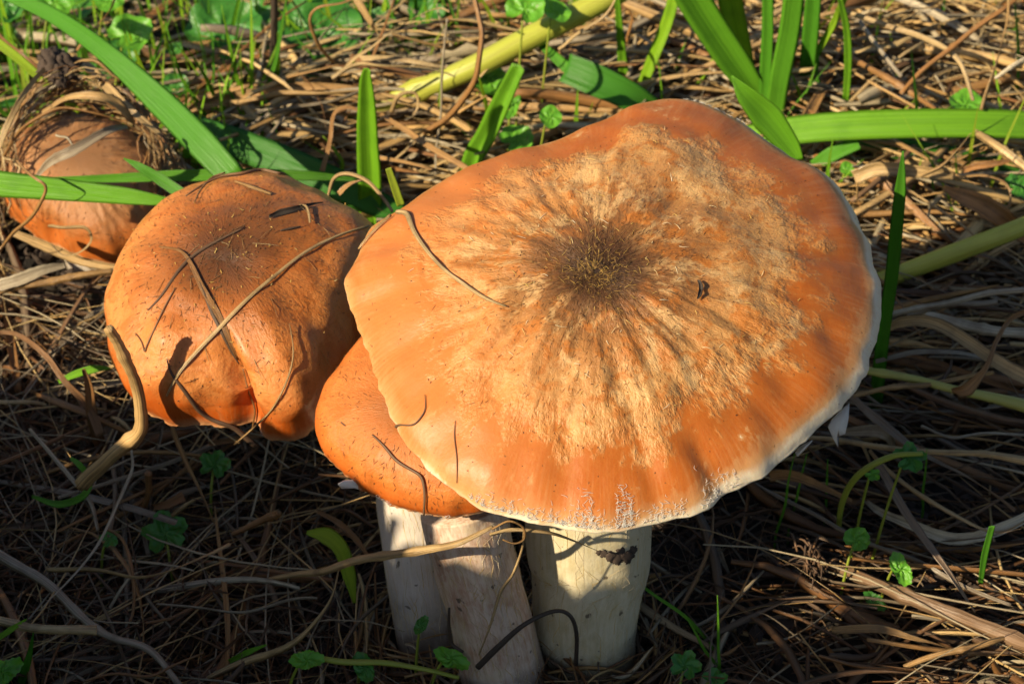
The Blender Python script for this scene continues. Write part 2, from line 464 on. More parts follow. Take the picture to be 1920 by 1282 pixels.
# ------------------------------------------------------------------ mushrooms
def poly_radius(poly, c, ang):
    """distance from c to polygon along ang (image space)"""
    P = np.asarray(poly, float) - c
    d = np.array([math.cos(ang), math.sin(ang)])
    best = 0
    for a, b in zip(P, np.roll(P, -1, axis=0)):
        e = b - a
        den = d[0] * e[1] - d[1] * e[0]
        if abs(den) < 1e-9: continue
        t = (a[0] * e[1] - a[1] * e[0]) / den
        s = (a[0] * d[1] - a[1] * d[0]) / den
        if t > 0 and -1e-6 <= s <= 1 + 1e-6: best = max(best, t)
    return best

NTH = 240
THETA = np.arange(NTH) * 2 * math.pi / NTH
def cap_frame(n):
    n = np.asarray(n, float); n /= np.linalg.norm(n)
    e1 = RIGHT - n * (RIGHT @ n); e1 /= np.linalg.norm(e1)
    return n, e1, np.cross(n, e1)

def cap_points(C, fr, R, H, prof, ts):
    n, e1, e2 = fr
    f, g = prof
    rad = e1[None, :] * np.cos(THETA)[:, None] + e2[None, :] * np.sin(THETA)[:, None]
    return (C + rad[None] * (f(ts)[:, None, None] * R[None, :, None]) + n * (H * g(ts))[:, None, None])

def fit_cap(C, fr, poly, H, prof, R0, iters=26, smooth=2):
    poly = np.asarray(poly, float)
    c = np.array([(poly[:, 0].min() + poly[:, 0].max()) / 2, (poly[:, 1].min() + poly[:, 1].max()) / 2])
    R = np.full(NTH, float(R0))
    nb = 200
    tgt = np.array([poly_radius(poly, c, -math.pi + 2 * math.pi * (i + 0.5) / nb) for i in range(nb)])
    ts = np.linspace(0, 1, 41)
    for it in range(iters):
        q = PROJ(cap_points(C, fr, R, H, prof, ts).reshape(-1, 3)) - c
        rr = np.hypot(q[:, 0], q[:, 1]); an = np.arctan2(q[:, 1], q[:, 0])
        bi = np.clip(((an + math.pi) / (2 * math.pi) * nb).astype(int), 0, nb - 1)
        th = np.tile(np.arange(NTH), len(ts))
        num = np.zeros(NTH); den = np.zeros(NTH)
        for b in range(nb):
            idx = np.where(bi == b)[0]
            if len(idx) == 0: continue
            k = idx[np.argmax(rr[idx])]
            ratio = tgt[b] / max(rr[k], 1)
            for dlt in range(-5, 6):
                ww = math.exp(-(dlt / 2.2) ** 2); j = (th[k] + dlt) % NTH
                num[j] += ww * ratio; den[j] += ww
        fac = np.where(den > 1e-6, num / np.maximum(den, 1e-6), np.nan)
        ok = ~np.isnan(fac)
        fac = np.interp(np.arange(NTH), np.arange(NTH)[ok], fac[ok], period=NTH)
        R = R * np.clip(fac, 0.8, 1.25) ** 0.7
        ker = np.array([1, 2, 1.0]) / 4
        for _ in range(smooth):
            R = ker[0] * np.roll(R, 1) + ker[1] * R + ker[2] * np.roll(R, -1)
    return R

def build_cap(parent, C, nrm, poly, H, prof, R0, mat, thick, disp=None, lump=0.05, seed=0, lip=0.1, nr=84, smooth=2, gill_depth=0.35, rim_ripple=0.0, radial=1.0):
    C = np.asarray(C, float)
    fr = cap_frame(nrm); n, e1, e2 = fr
    R = fit_cap(C, fr, poly, H, prof, R0, smooth=smooth)
    ts = 1 - (1 - np.linspace(0, 1, nr)) ** 1.15
    P = cap_points(C, fr, R, H, prof, ts)
    # surface relief
    eps_n = np.zeros_like(P)
    dT = np.gradient(P, axis=0); dA = np.roll(P, -1, axis=1) - np.roll(P, 1, axis=1)
    NN = np.cross(dT, dA); NN /= np.linalg.norm(NN, axis=2)[:, :, None] + 1e-9
    NN[0] = n
    for i in range(nr):
        t = ts[i]
        for j in range(NTH):
            a = THETA[j]
            v1 = mnoise.noise(Vector((math.cos(a) * 5.5 + seed, math.sin(a) * 5.5, t * 4.0)))
            v2 = mnoise.noise(Vector((P[i, j, 0] * 1.5 + seed, P[i, j, 1] * 1.5, P[i, j, 2] * 1.5)))
            v3 = mnoise.noise(Vector((math.cos(a) * 16 + seed, math.sin(a) * 16, t * 7.0)))
            v4 = mnoise.noise(Vector((math.cos(a) * 3.2 + seed * 2, math.sin(a) * 3.2, t * 0.8)))
            hgt = lump * ((0.6 * radial * v1 * min(1, max(0.05, (t - 0.12) * 3)) + 0.7 * v2 * (1 if t < 0.68 or radial < 0.5 else 0.5)) * min(1, t * 6) + 0.45 * radial * v3 * min(1, max(0.1, (t - 0.1) * 3)) * min(1, t * 3) * max(0.1, min(1, (0.8 - t) * 5)) + rim_ripple * v4 * max(0, (t - 0.55) / 0.45))
            eps_n[i, j] = NN[i, j] * (-hgt if (NN[i, j] @ n) < 0 and t < 0.5 else hgt)
    P = P + eps_n
    if disp is not None: P = disp(P, ts, THETA, fr, C)
    for i in range(nr - 5, nr):
        for j in range(NTH):
            a = THETA[j]; q = P[i, j] - C; q = q - n * (q @ n); q = q / (np.linalg.norm(q) + 1e-9)
            k = 0.6 * mnoise.noise(Vector((math.cos(a) * 13 + seed, math.sin(a) * 13, 1.0))) + 0.7 * min(0, mnoise.noise(Vector((math.cos(a) * 26 - seed, math.sin(a) * 26, 5.0))) + 0.15)
            P[i, j] += q * k * 0.085 * (i - nr + 6) / 5
    V = [P[0, 0]]; T = [(1.0, 0.0, 0.0)]; F = []
    for i in range(1, nr):
        for j in range(NTH):
            V.append(P[i, j]); T.append((math.cos(THETA[j]), math.sin(THETA[j]), ts[i]))
    def id_(i, j): return 1 + (i - 1) * NTH + j % NTH
    for j in range(NTH): F.append((0, id_(1, j), id_(1, j + 1)))
    for i in range(1, nr - 1):
        for j in range(NTH):
            F.append((id_(i, j), id_(i + 1, j), id_(i + 1, j + 1), id_(i, j + 1)))
    # rounded lip that turns under
    rim = P[nr - 1]
    radial = rim - C; radial -= n * (radial @ n)[:, None]; radial /= np.linalg.norm(radial, axis=1)[:, None]
    rings = [(0.25, -0.55), (-0.2, -1.0), (-1.2, -1.0), (-3.5, -0.4)]
    base = len(V)
    prev = [id_(nr - 1, j) for j in range(NTH)]
    rag = [mnoise.noise(Vector((math.cos(a) * 30 + seed, math.sin(a) * 30, 0))) for a in THETA]
    for q, (ro, up) in enumerate(rings):
        cur = []
        for j in range(NTH):
            V.append(rim[j] + radial[j] * lip * (ro + (0.8 * rag[j] if q == 0 else 0)) + n * lip * (up + (0.5 * rag[j] if q < 2 else 0))); T.append((math.cos(THETA[j]), math.sin(THETA[j]), 1.0)); cur.append(len(V) - 1)
        for j in range(NTH):
            F.append((prev[j], cur[j], cur[(j + 1) % NTH], prev[(j + 1) % NTH]))
        prev = cur
    inner = np.array([V[k] for k in prev])
    b = Batch(); b.add(V, F, T)
    cap = b.build('cap', mat, parent, C)
    # gills: pleated underside, one pleat per alternate vertex
    gvv = []; gtt = []; gff = []
    ng = 10
    ctr = C + n * (H * 0.35 - thick)
    for i in range(ng):
        t = i / (ng - 1)
        for j in range(NTH):
            p = inner[j] * (1 - t) + (ctr + (inner[j] - ctr) * 0.12) * t
            arch = math.sin(t * math.pi * 0.5) * 0.0
            p = p + n * (arch + (-gill_depth if j % 2 else 0.0) * math.sin(math.pi * min(1, t * 1.6 + 0.02)) ** 0.7 * 0.9)
            gvv.append(p); gtt.append((0, 0, t))
    for i in range(ng - 1):
        for j in range(NTH):
            k = (j + 1) % NTH
            gff.append((i * NTH + j, (i + 1) * NTH + j, (i + 1) * NTH + k, i * NTH + k))
    gff.append(tuple((ng - 1) * NTH + j for j in range(NTH)))
    g = Batch(); g.add(gvv, gff, gtt)
    g.build('gills', M_GILL, cap, C, smooth=False)
    bvh = BVHTree.FromPolygons([Vector(p) for p in V], F)
    return cap, bvh, P, ts, fr, R

def on_cap(bvh, u, v, lift=0.0):
    r = Vector(ray(u, v)).normalized()
    loc, nn, idx, dist = bvh.ray_cast(Vector(CAM), r)
    if loc is None: return None, None
    if nn.dot(r) > 0: nn = -nn
    return np.array(loc + nn * lift), np.array(nn)

def build_stem(parent, path, radii, mat, seed, k=48, n=60):
    pts = spline(path, n); rr = interp_w(radii, n)
    T = np.gradient(pts, axis=0); T /= np.linalg.norm(T, axis=1)[:, None]
    V = []; TT = []; F = []
    for i in range(n):
        B = np.cross(T[i], [0, 1, 0.2]); B /= np.linalg.norm(B); N2 = np.cross(B, T[i])
        for j in range(k):
            a = 2 * math.pi * j / k
            r = rr[i] * (1 + 0.07 * mnoise.noise(Vector((math.cos(a) * 1.6 + seed, math.sin(a) * 1.6, i * 0.09))) + 0.012 * mnoise.noise(Vector((math.cos(a) * 9, math.sin(a) * 9 + seed, i * 0.12))))
            V.append(pts[i] + (B * math.cos(a) + N2 * math.sin(a)) * r)
            TT.append((math.cos(a), math.sin(a), i / (n - 1)))
    for i in range(n - 1):
        for j in range(k):
            F.append((i * k + j, i * k + (j + 1) % k, (i + 1) * k + (j + 1) % k, (i + 1) * k + j))
    F.append(tuple(range(k - 1, -1, -1))); F.append(tuple((n - 1) * k + j for j in range(k)))
    b = Batch(); b.add(V, F, TT)
    st = b.build('stem', mat, parent, path[0])
    fr_ = random.Random(seed); fb = Batch()
    for _ in range(520):
        j = fr_.randrange(k); i0 = fr_.randrange(2, n - 10); ln = fr_.randrange(3, 9)
        c_ = [np.array(V[min(n - 1, i0 + q * ln // 3) * k + (j + (q > 1) * fr_.choice([-1, 0, 1])) % k]) for q in range(4)]
        o_ = c_[0] - pts[i0]; o_ = o_ / np.linalg.norm(o_)
        c_ = [p_ + o_ * fr_.uniform(0.0, 0.008) for p_ in c_]; c_[-1] = c_[-1] + o_ * fr_.uniform(0, .03)
        fb.add(*sweep(c_, [.004, .010, .009, .003], [(-1, 0, 0), (0, .5, .5), (1, 0, 1)], hint=o_, rnd=fr_.choice([fr_.uniform(.78, .85), fr_.uniform(.9, 1), fr_.uniform(.93, 1)]), caps=False))
    tag(fb.build('stem_fibres', M_FLECK, st, path[0]), kind='stuff')
    return st, BVHTree.FromPolygons([Vector(p) for p in V], F)

def prof_flat(p=2.2, droop=0.10, umbo=0.0):
    f = lambda t: t * (1 - 0.015 * np.clip((t - 0.93) / 0.07, 0, 1) ** 2)
    g = lambda t: (1 - t ** p) - droop * np.clip((t - 0.86) / 0.14, 0, 1) ** 2 + umbo * np.exp(-(t / 0.16) ** 2)
    return f, g
def prof_bun(T=100, p=0.9):
    a = math.radians(T)
    f = lambda t: np.sin(np.clip(t * a, 0, math.pi)) ** p
    g = lambda t: np.cos(t * a)
    return f, g

POLY_BIG = [(735,400),(760,380),(860,318),(960,285),(1050,262),(1130,232),(1165,210),(1210,192),(1270,187),(1330,200),(1375,222),(1420,250),(1470,285),(1530,318),(1570,345),(1595,378),(1612,415),(1635,460),(1645,505),(1658,540),(1655,590),(1645,635),(1635,665),(1630,695),(1605,733),(1570,775),(1530,810),(1490,842),(1440,885),(1400,905),(1360,925),(1345,945),(1290,968),(1230,982),(1150,998),(1080,995),(1000,980),(930,960),(890,945),(870,930),(800,878),(760,830),(745,800),(735,775),(715,735),(695,680),(680,640),(668,610),(655,585),(650,565),(650,540),(655,505),(675,470),(700,430)]
POLY_LEFT = [(195,590),(200,545),(215,500),(240,450),(262,420),(290,390),(320,366),(360,345),(420,328),(480,319),(530,330),(580,350),(630,375),(680,402),(712,440),(722,500),(712,560),(690,620),(655,680),(630,730),(606,790),(590,818),(560,830),(510,834),(470,826),(445,815),(420,808),(390,806),(350,804),(310,793),(270,772),(240,733),(215,690),(200,640)]
POLY_FRONT = [(680,625),(650,660),(612,718),(592,765),(590,805),(608,852),(650,892),(690,925),(740,950),(800,965),(860,969),(905,962),(950,930),(985,870),(985,800),(960,720),(900,660),(830,625),(750,610)]
POLY_FAR = [(-2,345),(5,300),(32,252),(85,220),(150,210),(222,228),(285,285),(320,350),(316,425),(278,475),(205,496),(138,478),(78,452),(22,405)]

# -- the big open mushroom
APEX = PY(1118, 505, -3.0)
NB = np.array([0.03, -0.20, 0.98]); NB /= np.linalg.norm(NB)
HB = 1.45
CB = APEX - NB * HB
base_big = PZ(1098, 1228, -0.15)
big = thing('mushroom', 'largest mushroom with wide open tan brown cap, dark fuzzy centre and thick pale stem', 'mushroom', base_big)
def angle_of(u, v, C, fr):
    r = ray(u, v); n, e1, e2 = fr
    k = ((C - CAM) @ n) / (r @ n); p = CAM + r * k - C
    return math.atan2(p @ e2, p @ e1)
def grooves(lst, C0):
    def d(P, ts, TH, fr, C):
        n = fr[0]
        dT = np.gradient(P, axis=0); dA = np.roll(P, -3, axis=1) - np.roll(P, 3, axis=1)
        NN = np.cross(dT, dA); NN /= np.linalg.norm(NN, axis=2)[:, :, None] + 1e-9
        NN[0] = n
        if NN[3].mean(0) @ n < 0: NN = -NN
        NN = NN - np.minimum(NN @ n, 0.0)[:, :, None] * n
        for _ in range(4): NN = (np.roll(NN, 1, 1) + 2 * NN + np.roll(NN, -1, 1)) / 4
        NN /= np.linalg.norm(NN, axis=2)[:, :, None] + 1e-9
        for (u, v, w_, dep, t0, t1) in lst:
            a0 = angle_of(u, v, C, fr)
            da = (TH - a0 + math.pi) % (2 * math.pi) - math.pi
            prof = np.exp(-(da / w_) ** 2)
            tt = np.clip((ts - t0) / max(t1 - t0, 1e-3), 0, 1); tt = tt * tt * (3 - 2 * tt); tt = tt * (1 - 0.45 * np.clip((ts - 0.82) / 0.18, 0, 1))
            P = P - NN * (dep * tt[:, None] * prof[None, :])[:, :, None]
        return P
    return d
g_big = grooves([(q[0], q[1], q[2], q[3] * 0.5, q[4], q[5]) for q in [(1640,495,0.05,0.16,0.55,0.85),(1600,408,0.05,0.09,0.6,0.9),(1655,548,0.04,0.07,0.5,0.8),(1640,662,0.05,0.14,0.55,0.9),(1490,842,0.05,0.07,0.6,0.9),
                 (1352,935,0.05,0.16,0.6,0.9),(1240,982,0.05,0.14,0.6,0.92),(1115,998,0.04,0.05,0.7,0.95),(652,575,0.05,0.22,0.7,0.95),(700,690,0.05,0.10,0.6,0.9),(735,790,0.04,0.06,0.6,0.9),(1600,735,0.04,0.05,0.6,0.9)]], CB)
cap_b, bvh_b, PB, tsB, frB, RB = build_cap(big, CB, NB, POLY_BIG, HB, prof_flat(2.1, 0.10, -0.04), 4.7, M_BIG, 0.8, g_big, lump=0.115, seed=2.0, lip=0.04, smooth=1, rim_ripple=0.25)
st_b, bvh_sb = build_stem(big, [base_big, PY(1098, 1120, -4.25), PY(1106, 1000, -3.75), CB + NB * 0.3], [0.98, 1.08, 1.25, 1.28], M_STEMBIG, 5)

# -- the round cap to its left, stem leaning out of the same foot
CL = PY(447, 585, 0.4)
NL = np.array([-0.10, -0.16, 0.98])
base_left = PZ(812, 1212, -0.2)
left = thing('mushroom', 'round glossy orange mushroom with closed cleft cap and dry straws stuck across it', 'mushroom', base_left)
g_left = grooves([(447, 812, 0.075, 0.50, 0.22, 0.55), (447, 812, 0.32, 0.34, 0.2, 0.65), (610, 800, 0.22, 0.22, 0.5, 0.9), (230, 440, 0.16, 0.18, 0.5, 0.95), (335, 800, 0.2, 0.12, 0.5, 0.9), (700, 600, 0.2, 0.2, 0.5, 0.9)], CL)
cap_l, bvh_l, PL, tsL, frL, RL = build_cap(left, CL, NL, POLY_LEFT, 1.75, prof_bun(112, 0.8), 2.5, M_LEFT, 1.5, g_left, lump=0.12, radial=0.15, seed=7.0, lip=0.05, gill_depth=0.2, rim_ripple=0.5)
st_l, _ = build_stem(left, [base_left, PY(795, 1090, -3.6), PY(776, 955, -2.9), PY(745, 860, -2.0), CL + np.array([1.6, -0.2, -0.9]), CL + np.array([0.9, 0.1, -0.1])], [0.72, 0.76, 0.74, 0.7, 0.7, 0.7], M_STEMBACK, 9)

# -- the small one tucked under the big cap
CF = PY(800, 815, -4.35)
NF = np.array([-0.20, -0.30, 0.93])
base_front = PZ(952, 1296, -0.2)
front = thing('mushroom', 'small orange mushroom tucked under the big cap with slanting fibrous brownish white stem', 'mushroom', base_front)
g_front = grooves([(700, 930, 0.12, 0.06, 0.5, 0.9), (870, 968, 0.1, 0.07, 0.6, 0.9)], CF)
cap_f, bvh_f, PF, tsF, frF, RF = build_cap(front, CF, NF, POLY_FRONT, 0.85, prof_bun(100, 0.85), 2.0, M_FRONT, 0.5, g_front, lump=0.06, radial=0.3, seed=12.0, lip=0.05, gill_depth=0.12)
st_f, bvh_sf = build_stem(front, [base_front, PY(918, 1150, -5.15), PY(888, 1040, -4.95), PY(866, 950, -4.6)], [0.86, 0.80, 0.80, 0.84], M_STEMFRONT, 15)

# -- the far one half buried in dead grass
CR = PY(160, 372, 8.6)
base_far = PZ(170, 470, -0.2); base_far = np.array([CR[0], CR[1], -0.3])
far = thing('mushroom', 'dull pinkish brown mushroom half buried in dead grass behind two green blades', 'mushroom', base_far)
g_far = grooves([(300, 400, 0.25, 0.15, 0.5, 0.9), (100, 440, 0.2, 0.15, 0.5, 0.9)], CR)
cap_r, bvh_r, PR, tsR, frR, RR = build_cap(far, CR, (-0.05, -0.15, 0.98), POLY_FAR, 1.35, prof_bun(104, 0.8), 1.9, M_FAR, 0.9, g_far, lump=0.09, seed=20.0, lip=0.05, gill_depth=0.1)
build_stem(far, [base_far, (CR + base_far) / 2, CR], [0.7, 0.68, 0.7], M_STEMBACK, 22)

# ---- fibrils, flecks and veil on the caps (real tiny strands, too many to count)
def cap_sample(P, ts, t, a):
    x = a / (2 * math.pi) * NTH; j = int(x) % NTH; i = int(np.searchsorted(ts, t)); i = min(max(i, 1), len(ts) - 2)
    p = P[i, j]; d = P[i + 1, j] - P[i - 1, j]; e = P[i, (j + 1) % NTH] - P[i, j - 1]
    d = d / (np.linalg.norm(d) + 1e-9); nn = np.cross(d, e); nn /= np.linalg.norm(nn) + 1e-9
    return p, d, nn
def fibrils(name, parent, P, ts, fr, C, count, tdist, rnd, length, width, lift, seed, up=0.25, spread=0.5, mat=M_FLECK):
    r = random.Random(seed); b = Batch(); n = fr[0]
    for _ in range(count):
        t = tdist(r); a = r.uniform(0, 2 * math.pi)
        p, d, nn = cap_sample(P, ts, t, a)
        if nn @ n < 0: nn = -nn
        side = np.cross(nn, d)
        ang = r.gauss(0, spread); dr = d * math.cos(ang) + side * math.sin(ang)
        L = length * r.uniform(0.4, 1.4); k = r.gauss(0, 0.25)
        q0 = p + nn * lift * 0.2
        q1 = p + dr * L * 0.5 + side * k * L * 0.3 + nn * (lift + up * L * r.uniform(-0.1, 0.5))
        q2 = p + dr * L + side * k * L * 0.6 + nn * (lift * 0.3 + up * L * r.uniform(-0.4, 1.0))
        V, F, T = sweep([q0, q1, q2], [width, width * r.uniform(0.6, 1), width * 0.25], [(-1, 0, 0), (0, 0.8, .5), (1, 0, 1)], hint=nn, rnd=rnd(r), caps=False)
        b.add(V, F, T)
    o = b.build(name, mat, parent, C)
    tag(o, kind='stuff')
    return o
fibrils('dark_fibrils', cap_b, PB, tsB, frB, CB, 2600, lambda r: min(0.72, abs(r.gauss(0.0, 0.30))), lambda r: r.uniform(0.12, 0.5), 0.11, 0.008, 0.008, 1, up=0.1)
fibrils('centre_fibrils', cap_b, PB, tsB, frB, CB, 900, lambda r: min(0.3, abs(r.gauss(0.0, 0.09))), lambda r: r.choice([r.uniform(0, 0.2), r.uniform(0, 0.3), r.uniform(0, 0.3), r.uniform(0.5, 0.75)]), 0.12, 0.010, 0.015, 2, up=0.7, spread=0.9)
fibrils('pale_fibrils', cap_b, PB, tsB, frB, CB, 130, lambda r: r.uniform(0.15, 0.72), lambda r: r.uniform(0.72, 1.0), 0.14, 0.014, 0.02, 3, up=0.4, spread=1.2)
fibrils('dark_fibrils', cap_l, PL, tsL, frL, CL, 700, lambda r: min(0.75, abs(r.gauss(0, 0.3))), lambda r: r.uniform(0.0, 0.42), 0.11, 0.011, 0.01, 4, up=0.1, spread=0.7)
fibrils('yellow_flecks', cap_l, PL, tsL, frL, CL, 80, lambda r: min(0.55, abs(r.gauss(0, 0.28))), lambda r: r.uniform(0.62, 0.85), 0.06, 0.022, 0.02, 5, up=1.2, spread=3)
fibrils('straw_bits', cap_l, PL, tsL, frL, CL, 46, lambda r: min(0.7, abs(r.gauss(0.1, 0.3))), lambda r: r.uniform(0.0, 0.6), 0.42, 0.016, 0.02, 55, up=0.08, spread=3, mat=M_STRAW)
fibrils('dirt_specks', cap_l, PL, tsL, frL, CL, 420, lambda r: min(0.8, abs(r.gauss(0.0, 0.33))), lambda r: r.uniform(0.0, 0.3), 0.035, 0.022, 0.01, 56, up=0.3, spread=3)
fibrils('dirt_specks', cap_b, PB, tsB, frB, CB, 260, lambda r: r.uniform(0.05, 0.95), lambda r: r.uniform(0.0, 0.4), 0.03, 0.02, 0.01, 57, up=0.3, spread=3)
fibrils('dark_fibrils', cap_f, PF, tsF, frF, CF, 350, lambda r: r.uniform(0.2, 0.8), lambda r: r.uniform(0.1, 0.45), 0.09, 0.010, 0.01, 6, up=0.1, spread=0.6)
fibrils('dark_fibrils', cap_r, PR, tsR, frR, CR, 300, lambda r: r.uniform(0.1, 0.9), lambda r: r.uniform(0.0, 0.4), 0.12, 0.016, 0.01, 7, up=0.2, spread=1.5)

def veil_threads(parent, P, ts, fr, C, spans, seed, count):
    r = random.Random(seed); b = Batch(); n = fr[0]
    for _ in range(count):
        (u0, v0, u1, v1, reach) = r.choice(spans)
        k = r.random(); a = angle_of(u0 + (u1 - u0) * k, v0 + (v1 - v0) * k, C, fr) % (2 * math.pi)
        t = 1 - abs(r.gauss(0, reach))
        p, d, nn = cap_sample(P, ts, max(0.8, min(t, 0.985)), a)
        if nn @ n < 0: nn = -nn
        side = np.cross(nn, d); ang = r.gauss(0, 1.1)
        dr = -d * math.cos(ang) + side * math.sin(ang); L = r.uniform(0.03, 0.13)
        pts = [p + nn * 0.005 - dr * L * .3, p + dr * L * 0.3 + nn * r.uniform(0.005, 0.04) + side * r.gauss(0, 0.03), p + dr * L * 0.8 + nn * r.uniform(0.0, 0.03)]
        b.add(*sweep(spline(pts, 5), interp_w([0.006, 0.008, 0.004], 5), [(-1, 0, 0), (0, 0.7, .5), (1, 0, 1)], hint=nn, caps=False))
    return tag(b.build('veil_threads', M_VEIL, parent, C), kind='stuff')
veil_threads(cap_b, PB, tsB, frB, CB, [(880,940,960,970,0.03),(960,970,1060,992,0.03),(1060,992,1150,998,0.035),(1160,998,1200,990,0.06),(1220,985,1300,965,0.04),(1330,950,1400,905,0.04),(1280,188,1390,230,0.015),(1080,995,1125,998,0.05),(1170,992,1200,990,0.05)], 31, 900)
veil_threads(cap_f, PF, tsF, frF, CF, [(690,930,880,970,0.02)], 32, 160)
veil_threads(cap_l, PL, tsL, frL, CL, [(300,795,420,808,0.015),(480,832,590,820,0.015)], 33, 160)

def scrap(parent, px, depth_pts, name='veil_scrap'):
    """ragged torn piece of veil: outline px with per-point y"""
    pts = np.array([PY(u, v, y) for u, v, y in depth_pts])
    c = pts.mean(0); k = len(pts)
    nrm = np.cross(pts[1] - pts[0], pts[k // 2] - pts[0]); nrm /= np.linalg.norm(nrm)
    V = [c + nrm * 0.06] + list(pts) + [c - nrm * 0.02] + list(pts - nrm * 0.03)
    F = []
    for i in range(k):
        j = (i + 1) % k
        F += [(0, 1 + i, 1 + j), (k + 1, k + 2 + j, k + 2 + i), (1 + i, k + 2 + i, k + 2 + j, 1 + j)]
    b = Batch(); b.add(V, F, np.zeros((len(V), 3)))
    return b.build(name, M_VEIL, parent, c)
yb = -4.2
scrap(cap_b, None, [(1592,755,-3.6),(1590,785,-3.7),(1584,812,-3.8),(1576,815,-3.8),(1569,818,-3.85),(1571,838,-3.9),(1562,822,-3.85),(1552,800,-3.8),(1560,785,-3.7),(1575,770,-3.6)])
scrap(cap_b, None, [(1500,838,-4.3),(1524,826,-4.3),(1516,834,-4.35),(1502,846,-4.4),(1496,856,-4.45),(1492,850,-4.4)])
scrap(cap_f, None, [(700,905,-4.9),(670,900,-4.95),(645,902,-5.0),(634,908,-5.0),(640,916,-5.0),(665,915,-4.95),(695,925,-4.9)])

# ------------------------------------------------------------------ strands: grass blades, stalks, straws
CATS = {'blade': 'grass blade', 'straw': 'straw', 'stalk': 'stalk', 'root': 'root'}
def strand(name, label, cat, mat, pts, wpx, sec, n=26, rnd=0.5, roll=0.0, twist=0.0, group=None, wob=0.0, seed=0, parent=None, hint=None):
    pts = spline(pts, n)
    if wob: pts = wobble(pts, wob, seed)
    pc = np.array([PXCM(p) for p in pts])
    wid = interp_w(wpx, n) * pc
    if (mat is M_STRAW and sec is SR) or (mat is M_STALK and max(wpx) > 13):
        for q in range(1 + seed % 2):
            wid = wid * (1 + 0.28 * np.exp(-((np.linspace(0, 1, n) - (0.25 + 0.37 * ((seed * 7 + q * 5) % 10) / 10 + 0.3 * q)) / 0.022) ** 2))
    if mat is M_STRAW:
        wid = wid * (1 + 0.12 * np.array([mnoise.noise(Vector((i * 0.5, seed * 3.3, 0))) for i in range(n)]))
    b = Batch(); b.add(*sweep(pts, wid, sec, roll=roll, twist=twist, rnd=rnd, hint=hint))
    o = b.build(name, mat, parent, pts[0] if parent is None else None)
    if parent is None: tag(o, label, cat, group)
    return o
def Zs(l): return [PZ(*p) for p in l]
def Ys(l): return [PY(*p) for p in l]
def upright(base, others, lean=0.0):
    b = PZ(base[0], base[1], 0.0); zb = 0.6 * heap(b[0], b[1]) if b[1] > 7 else 0.3
    b = PZ(base[0], base[1], zb); out = [b - np.array([0, 0, zb + 0.3]), b]
    for i, (u, v) in enumerate(others): out.append(PY(u, v, b[1] + lean * (i + 1)))
    return out
BL = sec_blade(0.30, 0.05); BLF = sec_blade(0.12, 0.05); BLV = sec_blade(0.55, 0.05); BLC = sec_blade(0.0, 0.05, 6, 0.5)
G = M_GRASS
def blade(label, pts, w, sec=BL, rnd=0.4, roll=0.0, twist=0.0, n=26, **k):
    return strand('grass_shoot', label, 'grass blade', G, pts, w, sec, n=n, rnd=rnd, roll=roll, twist=twist, **k)
# behind and right of the big cap
blade('broad bright green blade lying level to the right of the big cap', Zs([(1385,262,2.2),(1480,246,2.5),(1600,236,2.7),(1760,232,2.7),(1900,234,2.5),(2080,244,1.9)]), [46,54,56,56,55,50], BLF, 0.62, 0.1)
blade('folded pointed green blade rising behind the upper rim of the big cap', Ys([(1500,300,6.0),(1480,268,6.1),(1440,215,6.2),(1400,175,6.2),(1372,142,6.3)]), [18,44,62,40,3], BLV, 0.5, 0.5)
blade('dark green blade lying half hidden beneath the broad level blade', Zs([(1560,262,1.6),(1680,278,1.7),(1780,298,1.5),(1890,312,1.2),(1960,318,1.0)]), [20,40,48,36,14], BLF, 0.1)
blade('short green blade slanting between big cap rim and broad level blade', Zs([(1525,312,1.4),(1560,290,1.9),(1610,268,2.3)]), [24,30,26], BLF, 0.35)
up_list = [
 ('wide tapering green blade leaning over behind the top of the big cap', (1432,205), [(1405,150),(1345,60),(1295,-20),(1270,-70)], [10,34,62,66,60], BLV, 0.45, 0.5),
 ('yellow green back lit blade standing beside the wide tapering blade', (1405,185), [(1396,120),(1380,50),(1365,-20),(1352,-80)], [10,26,40,46,40], BL, 0.85, 0.2),
 ('narrow dark edged upright blade in the clump behind the big cap', (1432,215), [(1436,140),(1440,60),(1440,-20),(1438,-80)], [12,22,24,22,18], BL, 0.35, 0.4),
 ('tall broad blue green blade with a shadow across it in the clump', (1452,225), [(1462,150),(1480,60),(1490,-20),(1496,-90)], [26,36,40,40,34], BLF, 0.4, 0.1),
 ('dull green upright blade at the right of the clump behind the cap', (1512,160), [(1518,90),(1524,20),(1530,-60)], [22,30,32,28], BL, 0.3, 0.3),
 ('thin bright blade crossing the right side of the grass clump', (1508,158), [(1530,105),(1565,40),(1592,-25)], [8,12,14,12], BL, 0.8, 0.1),
 ('thin upright green blade standing apart right of the grass clump', (1584,205), [(1590,130),(1588,60),(1578,10),(1568,-30)], [9,13,15,12,9], BL, 0.6, 0.2),
 ('slender green blade standing alone between two clumps above the big cap', (1172,172), [(1166,100),(1160,30),(1156,-40)], [18,20,14,8], BL, 0.6, 0.15),
 ('twisting yellow green blade leaning right above the big cap', (1200,185), [(1222,120),(1250,50),(1270,-20),(1280,-60)], [14,24,28,26,22], BL, 0.75, 0.6),
 ('narrow dark green blade standing close by the right rim of the big cap', (1642,760), [(1655,640),(1672,520),(1682,420),(1690,340),(1693,283)], [24,26,24,26,22,3], BL, 0.28, 0.35),
 ('upright folded blade with nibbled tip between left cap and thatch', (697,405), [(696,340),(692,270),(690,200),(688,150),(690,128)], [20,44,46,40,28,14], BLV, 0.62, 0.15),
 ('straight pale green blade leaning right beside the small round leaf', (885,312), [(915,250),(945,185),(975,122)], [34,40,38,28], BLV, 0.55, 0.1),
]
